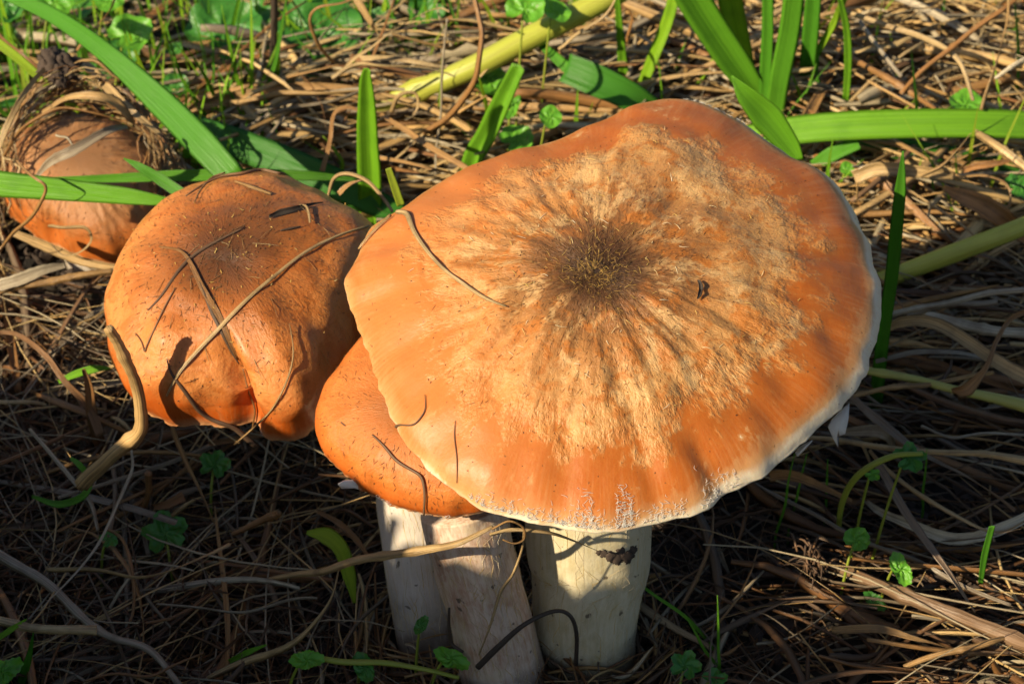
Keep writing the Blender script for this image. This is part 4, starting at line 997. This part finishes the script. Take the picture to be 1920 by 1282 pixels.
# ------------------------------------------------------------------ small herb leaves
def leaf_outline(kind, a):
    if kind == 'scalloped':
        return (0.92 + 0.075 * abs(math.cos(5.5 * a))) * (1 - 0.55 * math.exp(-((abs(a) - math.pi) / 0.28) ** 2))
    if kind == 'round':
        return 1.0 - 0.06 * math.cos(2 * a)
    if kind == 'lobed':
        return (0.62 + 0.38 * abs(math.cos(2.5 * a)) ** 0.6 + 0.04 * math.cos(17 * a)) * (1 - 0.6 * math.exp(-((abs(a) - math.pi) / 0.3) ** 2))
    if kind == 'toothed':
        x = 1.0 / math.sqrt((math.cos(a)) ** 2 + (math.sin(a) / 0.5) ** 2)
        return x * (1 + 0.16 * (((abs(a) * 3.1) % 1.0) - 0.5))
    return 1.0
def leaf(label, u, v, z, size_px, kind, mat, az=0.0, tilt=(0, 0), stalk=None, group=None, name='herb_leaf'):
    c = PZ(u, v, z); s = size_px * PXCM(c) / 2
    base_xy = c + np.array([math.cos(az + math.pi) * s * 1.6, math.sin(az + math.pi) * s * 1.6, 0]) if stalk is None else PZ(*stalk)
    foot = np.array([base_xy[0], base_xy[1], gh(base_xy[0], base_xy[1]) - 0.05])
    root = thing(name, label, 'leaf', foot, group)
    nrm = np.array([tilt[0], -0.35 + tilt[1], 0.9]); nrm /= np.linalg.norm(nrm)
    d = np.array([math.cos(az), math.sin(az), 0]); d -= nrm * (d @ nrm); d /= np.linalg.norm(d); e = np.cross(nrm, d)
    NA, NR = 56, 7; r2 = random.Random(int(u * 7 + v))
    ph = r2.uniform(0, 6)
    V = [c]; T = [(r2.random(), 0, 1)]; F = []
    for i in range(1, NR + 1):
        t = i / NR
        for j in range(NA):
            a = -math.pi + 2 * math.pi * j / NA
            R = leaf_outline(kind, a) * t * s
            vein = max(0, math.cos(a * 5 if kind != 'toothed' else a * 7)) ** 10
            h = s * (0.16 * t * t - 0.07 * vein * math.sin(t * math.pi) + 0.10 * t * t * math.sin(3 * a + ph) + 0.06 * math.sin(7 * t + 5 * a))
            V.append(c + d * R * math.cos(a) + e * R * math.sin(a) + nrm * h); T.append((0.5, t, vein))
    for j in range(NA): F.append((0, 1 + j, 1 + (j + 1) % NA))
    for i in range(NR - 1):
        for j in range(NA):
            k = (j + 1) % NA
            F.append((1 + i * NA + j, 1 + (i + 1) * NA + j, 1 + (i + 1) * NA + k, 1 + i * NA + k))
    b = Batch(); b.add(V, F, T); b.build('leaf_blade', mat, root, c)
    at = c - d * s * 0.35
    mid = (at + foot) / 2 + np.array([0, 0, 0.3])
    b2 = Batch(); b2.add(*sweep(spline([foot, mid, at], 12), interp_w([0.07, 0.06, 0.05], 12), SEC_T, rnd=0.0)); b2.build('leaf_stalk', M_STALK, root, foot)
    return root
LEAVES = [
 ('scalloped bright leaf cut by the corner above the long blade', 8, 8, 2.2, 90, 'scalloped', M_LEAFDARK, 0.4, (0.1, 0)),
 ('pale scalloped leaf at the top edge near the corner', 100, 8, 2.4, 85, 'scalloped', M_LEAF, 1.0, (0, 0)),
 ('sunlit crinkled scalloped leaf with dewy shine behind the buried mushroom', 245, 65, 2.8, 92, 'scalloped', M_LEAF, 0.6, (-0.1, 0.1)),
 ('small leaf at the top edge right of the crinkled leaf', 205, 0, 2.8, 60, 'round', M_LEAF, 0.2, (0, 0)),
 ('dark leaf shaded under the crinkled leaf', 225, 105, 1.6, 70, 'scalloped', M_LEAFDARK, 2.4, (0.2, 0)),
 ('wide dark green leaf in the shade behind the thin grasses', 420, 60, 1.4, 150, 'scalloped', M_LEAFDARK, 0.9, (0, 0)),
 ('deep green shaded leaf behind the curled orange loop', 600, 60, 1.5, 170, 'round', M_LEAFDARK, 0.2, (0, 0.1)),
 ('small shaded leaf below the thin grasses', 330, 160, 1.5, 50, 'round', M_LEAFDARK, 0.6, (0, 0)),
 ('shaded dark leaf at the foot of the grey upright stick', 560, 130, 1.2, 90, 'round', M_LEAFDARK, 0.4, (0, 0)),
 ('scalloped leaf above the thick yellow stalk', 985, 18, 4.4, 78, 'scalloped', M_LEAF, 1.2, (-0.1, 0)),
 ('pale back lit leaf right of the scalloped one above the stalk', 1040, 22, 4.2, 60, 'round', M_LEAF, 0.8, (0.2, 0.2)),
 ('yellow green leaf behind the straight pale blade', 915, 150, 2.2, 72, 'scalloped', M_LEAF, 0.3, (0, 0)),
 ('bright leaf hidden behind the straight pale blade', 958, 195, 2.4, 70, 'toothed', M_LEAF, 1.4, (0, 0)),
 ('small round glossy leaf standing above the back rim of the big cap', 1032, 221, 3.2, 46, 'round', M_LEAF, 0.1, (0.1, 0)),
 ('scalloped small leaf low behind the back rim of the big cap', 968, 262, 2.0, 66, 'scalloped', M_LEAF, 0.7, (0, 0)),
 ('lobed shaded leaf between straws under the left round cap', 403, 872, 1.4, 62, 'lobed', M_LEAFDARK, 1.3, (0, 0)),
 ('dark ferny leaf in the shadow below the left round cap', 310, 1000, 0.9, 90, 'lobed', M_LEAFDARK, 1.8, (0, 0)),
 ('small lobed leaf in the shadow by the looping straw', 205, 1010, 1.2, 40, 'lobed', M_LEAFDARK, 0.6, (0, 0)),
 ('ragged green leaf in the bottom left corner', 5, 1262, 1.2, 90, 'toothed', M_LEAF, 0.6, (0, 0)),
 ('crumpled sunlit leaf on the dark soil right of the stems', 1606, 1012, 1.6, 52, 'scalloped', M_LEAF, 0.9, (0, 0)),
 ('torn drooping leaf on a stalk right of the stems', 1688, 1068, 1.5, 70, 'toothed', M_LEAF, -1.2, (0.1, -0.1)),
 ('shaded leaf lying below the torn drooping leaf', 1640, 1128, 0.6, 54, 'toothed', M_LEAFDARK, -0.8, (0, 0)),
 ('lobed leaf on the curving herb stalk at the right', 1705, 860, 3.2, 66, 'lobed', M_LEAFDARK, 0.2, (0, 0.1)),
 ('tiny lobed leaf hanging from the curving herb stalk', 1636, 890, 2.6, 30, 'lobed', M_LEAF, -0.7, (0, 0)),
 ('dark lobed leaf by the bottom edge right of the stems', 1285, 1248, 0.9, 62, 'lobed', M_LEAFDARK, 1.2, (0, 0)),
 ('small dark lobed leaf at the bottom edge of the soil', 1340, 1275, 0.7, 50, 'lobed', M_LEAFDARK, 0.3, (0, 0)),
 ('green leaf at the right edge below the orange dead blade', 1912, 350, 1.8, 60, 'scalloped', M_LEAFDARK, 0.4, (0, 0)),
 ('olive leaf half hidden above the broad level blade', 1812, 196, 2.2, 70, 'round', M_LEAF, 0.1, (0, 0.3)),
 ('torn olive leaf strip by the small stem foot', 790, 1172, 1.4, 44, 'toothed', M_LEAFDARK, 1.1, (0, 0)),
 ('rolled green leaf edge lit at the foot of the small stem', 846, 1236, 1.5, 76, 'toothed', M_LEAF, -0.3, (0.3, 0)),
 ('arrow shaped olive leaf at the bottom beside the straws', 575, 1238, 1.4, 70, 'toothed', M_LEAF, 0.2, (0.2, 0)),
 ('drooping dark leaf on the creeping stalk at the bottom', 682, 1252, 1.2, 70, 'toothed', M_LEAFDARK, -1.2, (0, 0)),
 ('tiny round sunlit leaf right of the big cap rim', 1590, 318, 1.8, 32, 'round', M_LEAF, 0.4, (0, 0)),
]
for l in LEAVES: leaf(*l)
# folded olive strip leaf beside the stems
blade('bent olive leaf strip hanging behind the long golden straw', Ys([(575,998,-3.2),(612,1004,-3.3),(640,1030,-3.5),(655,1080,-3.7),(665,1130,-3.9)]), [8,34,30,26,6], BLF, 0.9, 0.2)
strand('grass_stalk', 'creeping green leaf stalk along the bottom edge', 'stalk', M_STALK, Zs([(560,1225,1.2),(640,1240,1.3),(720,1242,1.3),(800,1255,1.2),(860,1270,1.0)]), [10,12,11,9,8], sec_tube(8), rnd=0.1)
strand('straw', 'dark grey upright stick standing behind the thatch', 'stick', M_ROOT, upright((512,175), [(512,110),(514,50),(514,-40)], 0), [15,15,15,14], SR, rnd=0.1)

# fine green grasses behind the left caps
fine_r = random.Random(5)
fine = [(470,210,470,-20,9),(490,205,540,-20,9),(500,190,520,60,7),(455,190,415,10,8),(385,215,310,40,8),(405,200,350,90,8),(398,180,398,60,6),(300,180,235,40,9),(280,210,225,20,7),(345,190,300,120,6),(160,190,140,60,6),(55,200,25,60,7),(30,230,-10,170,9),(150,210,155,110,5),(430,180,440,80,6),(530,170,545,110,6),(785,60,780,-20,10),(800,80,830,-20,8),(835,70,820,-20,8),(760,90,775,10,7),(610,150,545,60,6),(1565,395,1562,260,9),(1660,300,1640,240,7),(1755,380,1750,290,6),(1905,180,1900,-20,9),(1880,70,1910,20,6),(1500,200,1530,120,6),(1545,190,1542,60,6),(1495,205,1480,130,7),(1350,120,1330,70,7),(1275,160,1285,80,7),(640,330,605,255,8),(700,150,690,90,6),(745,75,735,20,6)]
for (u0, v0, u1, v1, w_) in fine:
    k = fine_r.uniform(-14, 14)
    reg = 'behind the left caps' if u0 < 560 else ('above the thatch' if u0 < 900 else 'behind and right of the big cap')
    pts = upright((u0, v0), [((u0 * 2 + u1) / 3 + k, (v0 * 2 + v1) / 3), ((u0 + u1 * 2) / 3 + k * .7, (v0 + v1 * 2) / 3), (u1, v1)], fine_r.uniform(-0.25, 0.1))
    strand('thin_grass_shoot', 'fine green grass blade standing ' + reg, 'grass blade', M_GRASS, pts, [w_ * .8, w_, w_ * .9, 1.5], sec_blade(0.4, 0.08, 4), n=12, rnd=fine_r.uniform(0.35, 0.85), roll=fine_r.uniform(-.6, .6), group='fine grasses ' + reg)
for (u0, v0, u1, v1, w_) in [(1455,1000,1490,850,5),(1480,985,1513,850,5),(1548,960,1552,860,5),(1350,1270,1345,1115,6),(1345,1250,1282,1150,6),(1730,960,1738,840,5)]:
    pts = upright((u0, v0), [((u0 * 2 + u1) / 3 + fine_r.uniform(-5, 5), (v0 * 2 + v1) / 3), ((u0 + u1 * 2) / 3, (v0 + v1 * 2) / 3), (u1, v1)], 0)
    strand('thin_grass_shoot', 'hair thin green grass blade on the dark soil right of the stems', 'grass blade', M_GRASS, pts, [w_ * .8, w_, w_ * .9, 1.5], sec_blade(0.4, 0.08, 4), n=12, rnd=0.5, group='hair thin grasses on the dark soil')

# soil clod caught on the bent straws
cb = Batch()
for (u, v, r_) in [(105,125,0.34),(92,118,0.26),(122,130,0.26),(112,145,0.22),(135,122,0.18),(100,108,0.2),(115,155,0.12),(128,140,0.2),(85,130,0.16)]:
    cb.add(*lump(PZ(u, v, 4.3), r_, u * 0.37 + v, 14, 20, 0.8))
tag(cb.build('soil_clod', M_CLOD), 'dark crumbly soil clod caught on bent straws above the buried mushroom', 'soil clod')
rb = Batch()
rr_ = random.Random(8)
for _ in range(46):
    a = np.array(PZ(1520 + rr_.gauss(0, 14), 1055 + rr_.gauss(0, 12), 0.9)); L = rr_.uniform(0.2, 0.7)
    d = np.array([rr_.gauss(0, 1), rr_.gauss(0, 1), rr_.gauss(0.2, 1)]); d /= np.linalg.norm(d)
    rb.add(*sweep(wobble(spline([a, a + d * L * .5 + np.array([0, 0, .1]), a + d * L + np.array([0, 0, -.15])], 7), 0.08, _), interp_w([0.05, 0.05, 0.015], 7), SEC_THIN, rnd=rr_.uniform(0.3, 0.8)))
tag(rb.build('root_tuft', M_ROOT), 'tangled tuft of brown rootlets on the dark soil right of the stems', 'root tuft')

# ------------------------------------------------------------------ thatch: the straws that show most, then the uncounted rest
KEEP = [(base_big[:2], 1.0), (base_front[:2], 0.95), (base_left[:2], 0.85), (np.array([-2.0, -2.6]), 0.8), (CR[:2], 1.9)]
def clear(pts):
    for c, r in KEEP:
        if np.min(np.hypot(pts[:, 0] - c[0], pts[:, 1] - c[1])) < r: return False
    return True
def dead_path(r, x, y, ang, L, top, n=9, curl=0.22):
    h = heap(x, y); g = gh(x, y)
    z0 = g + (h * r.uniform(0.75, 1.1) if top else h * r.random() ** 1.3)
    tilt = r.gauss(0, 0.14); k = r.gauss(0, curl); k2 = r.gauss(0, curl)
    pts = []; px, py = x - math.cos(ang) * L / 2, y - math.sin(ang) * L / 2; a = ang - k * .5
    ph = r.uniform(0, 6); am = r.uniform(0.05, 0.32)
    st = L / (n - 1)
    for i in range(n):
        t = i / (n - 1)
        z = z0 + tilt * (t - .5) * L + am * math.sin(ph + t * 4.0)
        pts.append((px, py, max(z, gh(px, py) + 0.02)))
        a += (k + k2 * (t - .5) * 3) * st * 0.35
        px += math.cos(a) * st; py += math.sin(a) * st
    return np.array(pts)
def region_angle(r, x, y):
    if y > 9 and x < 3: return r.gauss(0.15, 0.35)
    if y > 8: return r.choice([r.gauss(0.7, 0.4), r.gauss(-0.6, 0.4), r.gauss(0, 0.5)])
    if x > 6: return r.gauss(-0.15, 0.4)
    return r.uniform(0, math.pi)
def region_name(x, y):
    if y > 9: return ('in sunlit thatch behind the left cap', 'straws of the thatch heap behind the left cap') if x < 2 else ('in sunlit thatch behind the big cap', 'straws of the thatch behind the big cap')
    if x > 4: return ('in shaded litter beside the big cap', 'straws in the litter right of the big cap')
    if y > 1 and x < -5: return ('in shaded litter beside the round cap', 'straws in the litter left of the round cap')
    return ('in dark litter before the round cap', 'straws in the dark litter before the round cap')
sr = random.Random(77)
made = 0
while made < 190:
    u, v = sr.uniform(-20, 1940), sr.uniform(-20, 1300)
    p = PZ(u, v, 1.0)
    if 600 < u < 1640 and v > 330: continue
    if p[1] < 8 and sr.random() < 0.4: continue
    L = sr.uniform(3.0, 8.5)
    pts = dead_path(sr, p[0], p[1], region_angle(sr, p[0], p[1]), L, True, 14)
    if not clear(pts): continue
    w_ = sr.choice([0.07, 0.09, 0.12, 0.16, 0.24]) if p[1] < 8 else sr.choice([0.09, 0.13, 0.18, 0.24, 0.32])
    rv = sr.choice([sr.uniform(0, .3), sr.uniform(.3, .65), sr.uniform(.7, 1)]) if p[1] > 8 else sr.choice([sr.uniform(.4, .65), sr.uniform(.5, .7), sr.uniform(.68, .84), sr.random()])  # darker picks nearer the camera paint shade into the straw colour
    wid = interp_w([w_ * .7, w_, w_ * sr.uniform(.7, 1.1), w_ * sr.uniform(.2, .7)], 14)
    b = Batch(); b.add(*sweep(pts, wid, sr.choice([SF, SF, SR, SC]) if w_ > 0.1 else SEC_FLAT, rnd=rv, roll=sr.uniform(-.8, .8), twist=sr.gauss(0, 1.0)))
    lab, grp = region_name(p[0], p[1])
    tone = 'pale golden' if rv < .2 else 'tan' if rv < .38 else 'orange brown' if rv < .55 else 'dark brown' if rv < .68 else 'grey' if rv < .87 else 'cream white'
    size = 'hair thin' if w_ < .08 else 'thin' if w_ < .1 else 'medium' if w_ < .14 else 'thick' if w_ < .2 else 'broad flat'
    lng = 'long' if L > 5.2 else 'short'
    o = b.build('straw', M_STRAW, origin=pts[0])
    tag(o, '%s %s %s straw lying %s' % (lng, size, tone, lab), 'straw', '%s %s %s %s' % (lng, size, tone, grp))
    made += 1

# loose litter nobody could count
lb = Batch(); lr = random.Random(99)
cnt = 0
SEC_RIB = [(-1, 0.0, 0), (0.0, 0.3, .5), (1, 0.0, 1), (0.0, 0.06, .5)]
while cnt < 15500:
    x, y = lr.uniform(-19, 19), lr.uniform(-11, 27)
    wide = 10 + (y + 8) * 0.28
    if abs(x) > wide + 2: continue
    shade_tint_zone = y < 3 or (x < -2 and y < 7)
    if x < 2 and y > 15.5 and lr.random() < 0.8: continue
    if x < -6 and y > 10.5 and lr.random() < 0.7: continue
    if x > 1.5 and y < 2.5 and lr.random() < 0.6: continue
    L = lr.uniform(1.2, 6.0) if lr.random() < 0.75 else lr.uniform(0.4, 1.4)
    if y > 8: L = L * 1.2 + 0.8
    pts = dead_path(lr, x, y, region_angle(lr, x, y), L, False, 8, 0.4)
    if not clear(pts): continue
    w_ = abs(lr.gauss(0.0, 0.05)) + 0.022
    if lr.random() < 0.07: w_ *= 2.6
    if y > 8 or x > 6: w_ *= 1.75
    r0 = lr.random()
    if shade_tint_zone: r0 = lr.choice([lr.uniform(0.4, 0.75), lr.uniform(0.5, 0.78), lr.uniform(0.55, 0.72), lr.uniform(0.7, 0.9), lr.random()])  # darker litter tones here, shade painted into the colour
    elif y > 8 and lr.random() < 0.75: r0 = lr.choice([lr.uniform(0, .25), lr.uniform(0, .25), lr.uniform(.92, 1)])  # extra pale strands paint sunlight into the rear thatch
    if shade_tint_zone and lr.random() < 0.05:
        pts = dead_path(lr, x, y, lr.uniform(0, math.pi), lr.uniform(4.5, 8.5), True, 8, 0.3); w_ = lr.uniform(.035, .075); r0 = lr.choice([lr.uniform(.88, 1), lr.uniform(0, .2)])
        if not clear(pts): continue
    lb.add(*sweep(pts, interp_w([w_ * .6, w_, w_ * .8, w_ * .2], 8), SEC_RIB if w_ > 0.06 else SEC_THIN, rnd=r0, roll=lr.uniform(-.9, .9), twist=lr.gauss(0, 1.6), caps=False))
    cnt += 1
nb = Batch(); n_r = random.Random(61)
for _ in range(430):
    a0 = n_r.uniform(-0.35, math.pi + 0.45); da = n_r.uniform(0.4, 1.3) * n_r.choice([-1, 1]); rad = n_r.uniform(1.25, 2.6)
    zz = n_r.uniform(0.3, 1.0) + 2.6 * max(0, (2.55 - rad)); pts = []
    for k in range(9):
        q = k / 8; aa = a0 + da * (q - .5); rr = rad + n_r.uniform(-.05, .05) + .5 * (q - .5) ** 2 * n_r.uniform(0, 3)
        pts.append((CR[0] + math.cos(aa) * rr * 1.12, CR[1] + math.sin(aa) * rr, CR[2] - 1.2 + zz * (0.75 + .25 * math.sin(aa)) - 1.2 * (q - .5) ** 2))
    w_ = n_r.choice([.03, .04, .06, .1])
    nb.add(*sweep(wobble(pts, .14, _), interp_w([w_ * .5, w_, w_ * .9, w_ * .3], 9), SEC_RIB, rnd=n_r.choice([n_r.uniform(0, .3), n_r.uniform(.3, .6), n_r.random()]), roll=n_r.uniform(-1, 1), twist=n_r.gauss(0, 1.2), caps=False))
for (bc, r0_) in ((base_big, 1.05), (base_front, 0.95), (base_left, 0.85)):
    for _ in range(110):
        a0 = lr.uniform(0, 2 * math.pi); rad = r0_ + abs(lr.gauss(0, .45)); L = lr.uniform(.8, 3.0)
        x, y = bc[0] + math.cos(a0) * rad, bc[1] + math.sin(a0) * rad
        pts = dead_path(lr, x, y, a0 + math.pi / 2 + lr.gauss(0, .35), L, False, 8, 0.3)
        pts[:, 2] += max(0, 1.0 - (rad - r0_)) * lr.uniform(0, .3)
        w_ = lr.uniform(.03, .12)
        lb.add(*sweep(pts, interp_w([w_ * .6, w_, w_ * .8, w_ * .2], 8), SEC_RIB, rnd=lr.random(), roll=lr.uniform(-.9, .9), twist=lr.gauss(0, 1.2), caps=False))
tag(nb.build('dead_grass_nest', M_STRAW, origin=(CR[0], CR[1], 0)), 'matted dead grass wrapped round the buried mushroom', 'litter', kind='stuff')
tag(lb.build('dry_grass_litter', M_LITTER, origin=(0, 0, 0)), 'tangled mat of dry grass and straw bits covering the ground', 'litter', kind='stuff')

# creeping small-leaved ground cover behind the left caps
gc = Batch(); g_r = random.Random(21)
for _ in range(200):
    x, y = g_r.uniform(-17, 1.5), g_r.uniform(10.5, 27)
    if y < 15.5 and x > -6.5: continue
    if y < 17 and x > -4.5: continue
    c = np.array([x, y, gh(x, y) + g_r.uniform(0.2, 1.7)]); s_ = g_r.uniform(0.18, 0.55)
    nn = np.array([g_r.gauss(-.1, .35), g_r.gauss(-.25, .35), 1.0]); nn /= np.linalg.norm(nn)
    d = np.cross(nn, [g_r.gauss(0, 1), g_r.gauss(0, 1), .2]); d /= np.linalg.norm(d); e = np.cross(nn, d)
    V = [c]; T = [(.5, 0, 1)]; F = []
    NA = 22
    for ri in (0.5, 1.0):
        for j in range(NA):
            a = -math.pi + 2 * math.pi * j / NA
            R = leaf_outline('scalloped', a) * ri * s_
            V.append(c + d * R * math.cos(a) + e * R * math.sin(a) + nn * s_ * (.18 * ri * ri + .1 * math.sin(3 * a + _) * ri)); T.append((.5, ri, max(0, math.cos(5 * a)) ** 8))
    for j in range(NA):
        F.append((0, 1 + j, 1 + (j + 1) % NA)); F.append((1 + j, 1 + NA + j, 1 + NA + (j + 1) % NA, 1 + (j + 1) % NA))
    gc.add(V, F, T)
    gc.add(*sweep(spline([c - d * s_ * .3, c - d * s_ * .5 + np.array([0, 0, -.3]), np.array([c[0], c[1], gh(c[0], c[1]) - .05])], 5), [.04] * 5, SEC_THIN))
gg = Batch()
for _ in range(1500):
    x, y = g_r.uniform(-18, 16), g_r.uniform(8.5, 27)
    left_ok = (x < -6.3 and y > 10) or (x < 2.5 and y > 15.5)
    if not left_ok and g_r.random() > 0.16: continue
    if math.hypot(x - CR[0], y - CR[1]) < 2.4: continue
    h = g_r.uniform(1.2, 4.2); b0 = np.array([x, y, gh(x, y) - .05]); dx, dy = g_r.gauss(0, .55), g_r.gauss(0, .45)
    w_ = g_r.choice([.06, .08, .1, .14])
    gg.add(*sweep(spline([b0, b0 + np.array([dx * .3, dy * .3, h * .5]), b0 + np.array([dx * 1.3, dy * 1.3, h])], 7), interp_w([w_ * .7, w_, w_ * .8, .01], 7), [(-1, .2, 0), (0, 0, .5), (1, .2, 1)], rnd=g_r.uniform(.3, .95), roll=g_r.uniform(-1, 1), caps=False, closed=False))
tag(gg.build('fine_grass', M_GRASS, origin=(0, 0, 0)), 'fine thin green grass growing through the thatch', 'grass', kind='stuff')
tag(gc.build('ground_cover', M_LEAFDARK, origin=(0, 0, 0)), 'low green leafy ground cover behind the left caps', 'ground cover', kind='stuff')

# soil crumbs
sb = Batch(); s_r = random.Random(3)
PHI = (1 + 5 ** .5) / 2
ICO = np.array([(-1,PHI,0),(1,PHI,0),(-1,-PHI,0),(1,-PHI,0),(0,-1,PHI),(0,1,PHI),(0,-1,-PHI),(0,1,-PHI),(PHI,0,-1),(PHI,0,1),(-PHI,0,-1),(-PHI,0,1)]) / 1.9
ICF = [(0,11,5),(0,5,1),(0,1,7),(0,7,10),(0,10,11),(1,5,9),(5,11,4),(11,10,2),(10,7,6),(7,1,8),(3,9,4),(3,4,2),(3,2,6),(3,6,8),(3,8,9),(4,9,5),(2,4,11),(6,2,10),(8,6,7),(9,8,1)]
for _ in range(7000):
    x, y = s_r.uniform(-16, 16), s_r.uniform(-10, 24)
    r = abs(s_r.gauss(0, 0.10)) + 0.03
    v_ = ICO * r * np.array([s_r.uniform(.6, 1.5), s_r.uniform(.6, 1.5), s_r.uniform(.5, 1.1)]) * (1 + np.random.RandomState(_).uniform(-.3, .3, (12, 1)))
    sb.add(v_ + np.array([x, y, gh(x, y) + r * 0.3]), ICF, np.zeros((12, 3)))
tag(sb.build('soil_crumbs', M_CLOD, origin=(0, 0, 0), smooth=False), 'dark loose soil crumbs between the straws', 'soil', kind='stuff')

# ------------------------------------------------------------------ unseen weeds added left of the frame, heights set to shade the low ground
tr_ = random.Random(41)
SH = np.array([TO_SUN[0], TO_SUN[1]]); PERP = np.array([-TO_SUN[1], TO_SUN[0]])    # PERP points front-right
def weed(x, y, h, k, lab):
    root = thing('added_shade_weed', lab, 'weed', (x, y, gh(x, y) - 0.1))
    top = np.array([x + tr_.uniform(-.5, .5), y + tr_.uniform(-.5, .5), h * 0.93])
    st = spline([(x, y, gh(x, y) - .1), (x + .3, y - .2, h * .5), top], 16)
    b = Batch(); b.add(*sweep(st, interp_w([0.55, 0.4, 0.25], 16), sec_tube(8), rnd=0.2)); b.build('main_stem', M_STALK, root)
    for i in range(k):
        t = 0.12 + 0.88 * (i + tr_.random() * .6) / k
        p0 = st[min(15, int(t * 15))]
        a = i * 2.4 + tr_.uniform(-.4, .4); L = tr_.uniform(3.2, 5.0) * (1.05 - 0.35 * t); w_ = L * tr_.uniform(.5, .66)
        d = np.array([math.cos(a), math.sin(a), 0])
        zt = min(p0[2] + tr_.uniform(-.8, 1.2), h)
        pts = spline([p0, p0 + d * L * .35 + np.array([0, 0, .5 * (1 - t) + .1]), p0 * [1, 1, 0] + d * L * .75 + np.array([0, 0, zt]), p0 * [1, 1, 0] + d * L + np.array([0, 0, zt - .5])], 12)
        b = Batch(); b.add(*sweep(pts, interp_w([.12, w_ * .75, w_, w_ * .8, .05], 12), sec_blade(.2, .02), hint=(SH[0], SH[1], tr_.uniform(-.2, .9)), rnd=tr_.uniform(.1, .5)))
        b.build('shade_weed_leaf', M_GRASS, root)
    return root
names = ['bending over the far litter', 'beside the buried mushroom side', 'opposite the bent stalk', 'opposite the round cap', 'opposite the round cap cleft', 'opposite the small tucked cap', 'opposite the stems', 'opposite the dark soil', 'behind the one facing the stems', 'opposite the root tuft', 'behind the one facing the soil', 'opposite the half buried stalk', 'taller behind the soil side', 'last in the row', 'behind the last but one']
for i, (pc, h, s0) in enumerate([(-10.5, 11.6, 23.5), (-7.8, 13.2, 24.6), (-5.2, 15.0, 23.8), (-2.8, 16.0, 24.8), (-0.4, 16.4, 23.8), (1.9, 17.3, 24.8), (4.0, 17.7, 24.0), (6.0, 20.6, 25.0), (3.2, 18.2, 27.5), (7.9, 20.8, 24.6), (5.2, 20.6, 28.0), (9.6, 20.4, 26.4), (7.2, 21.6, 28.6), (11.2, 18.0, 25.0), (8.6, 21.8, 28.0)]):
    q = SH * s0 + PERP * pc
    weed(q[0], q[1], h, 26, 'unseen leafy weed added left of the cluster for shade, ' + names[i])
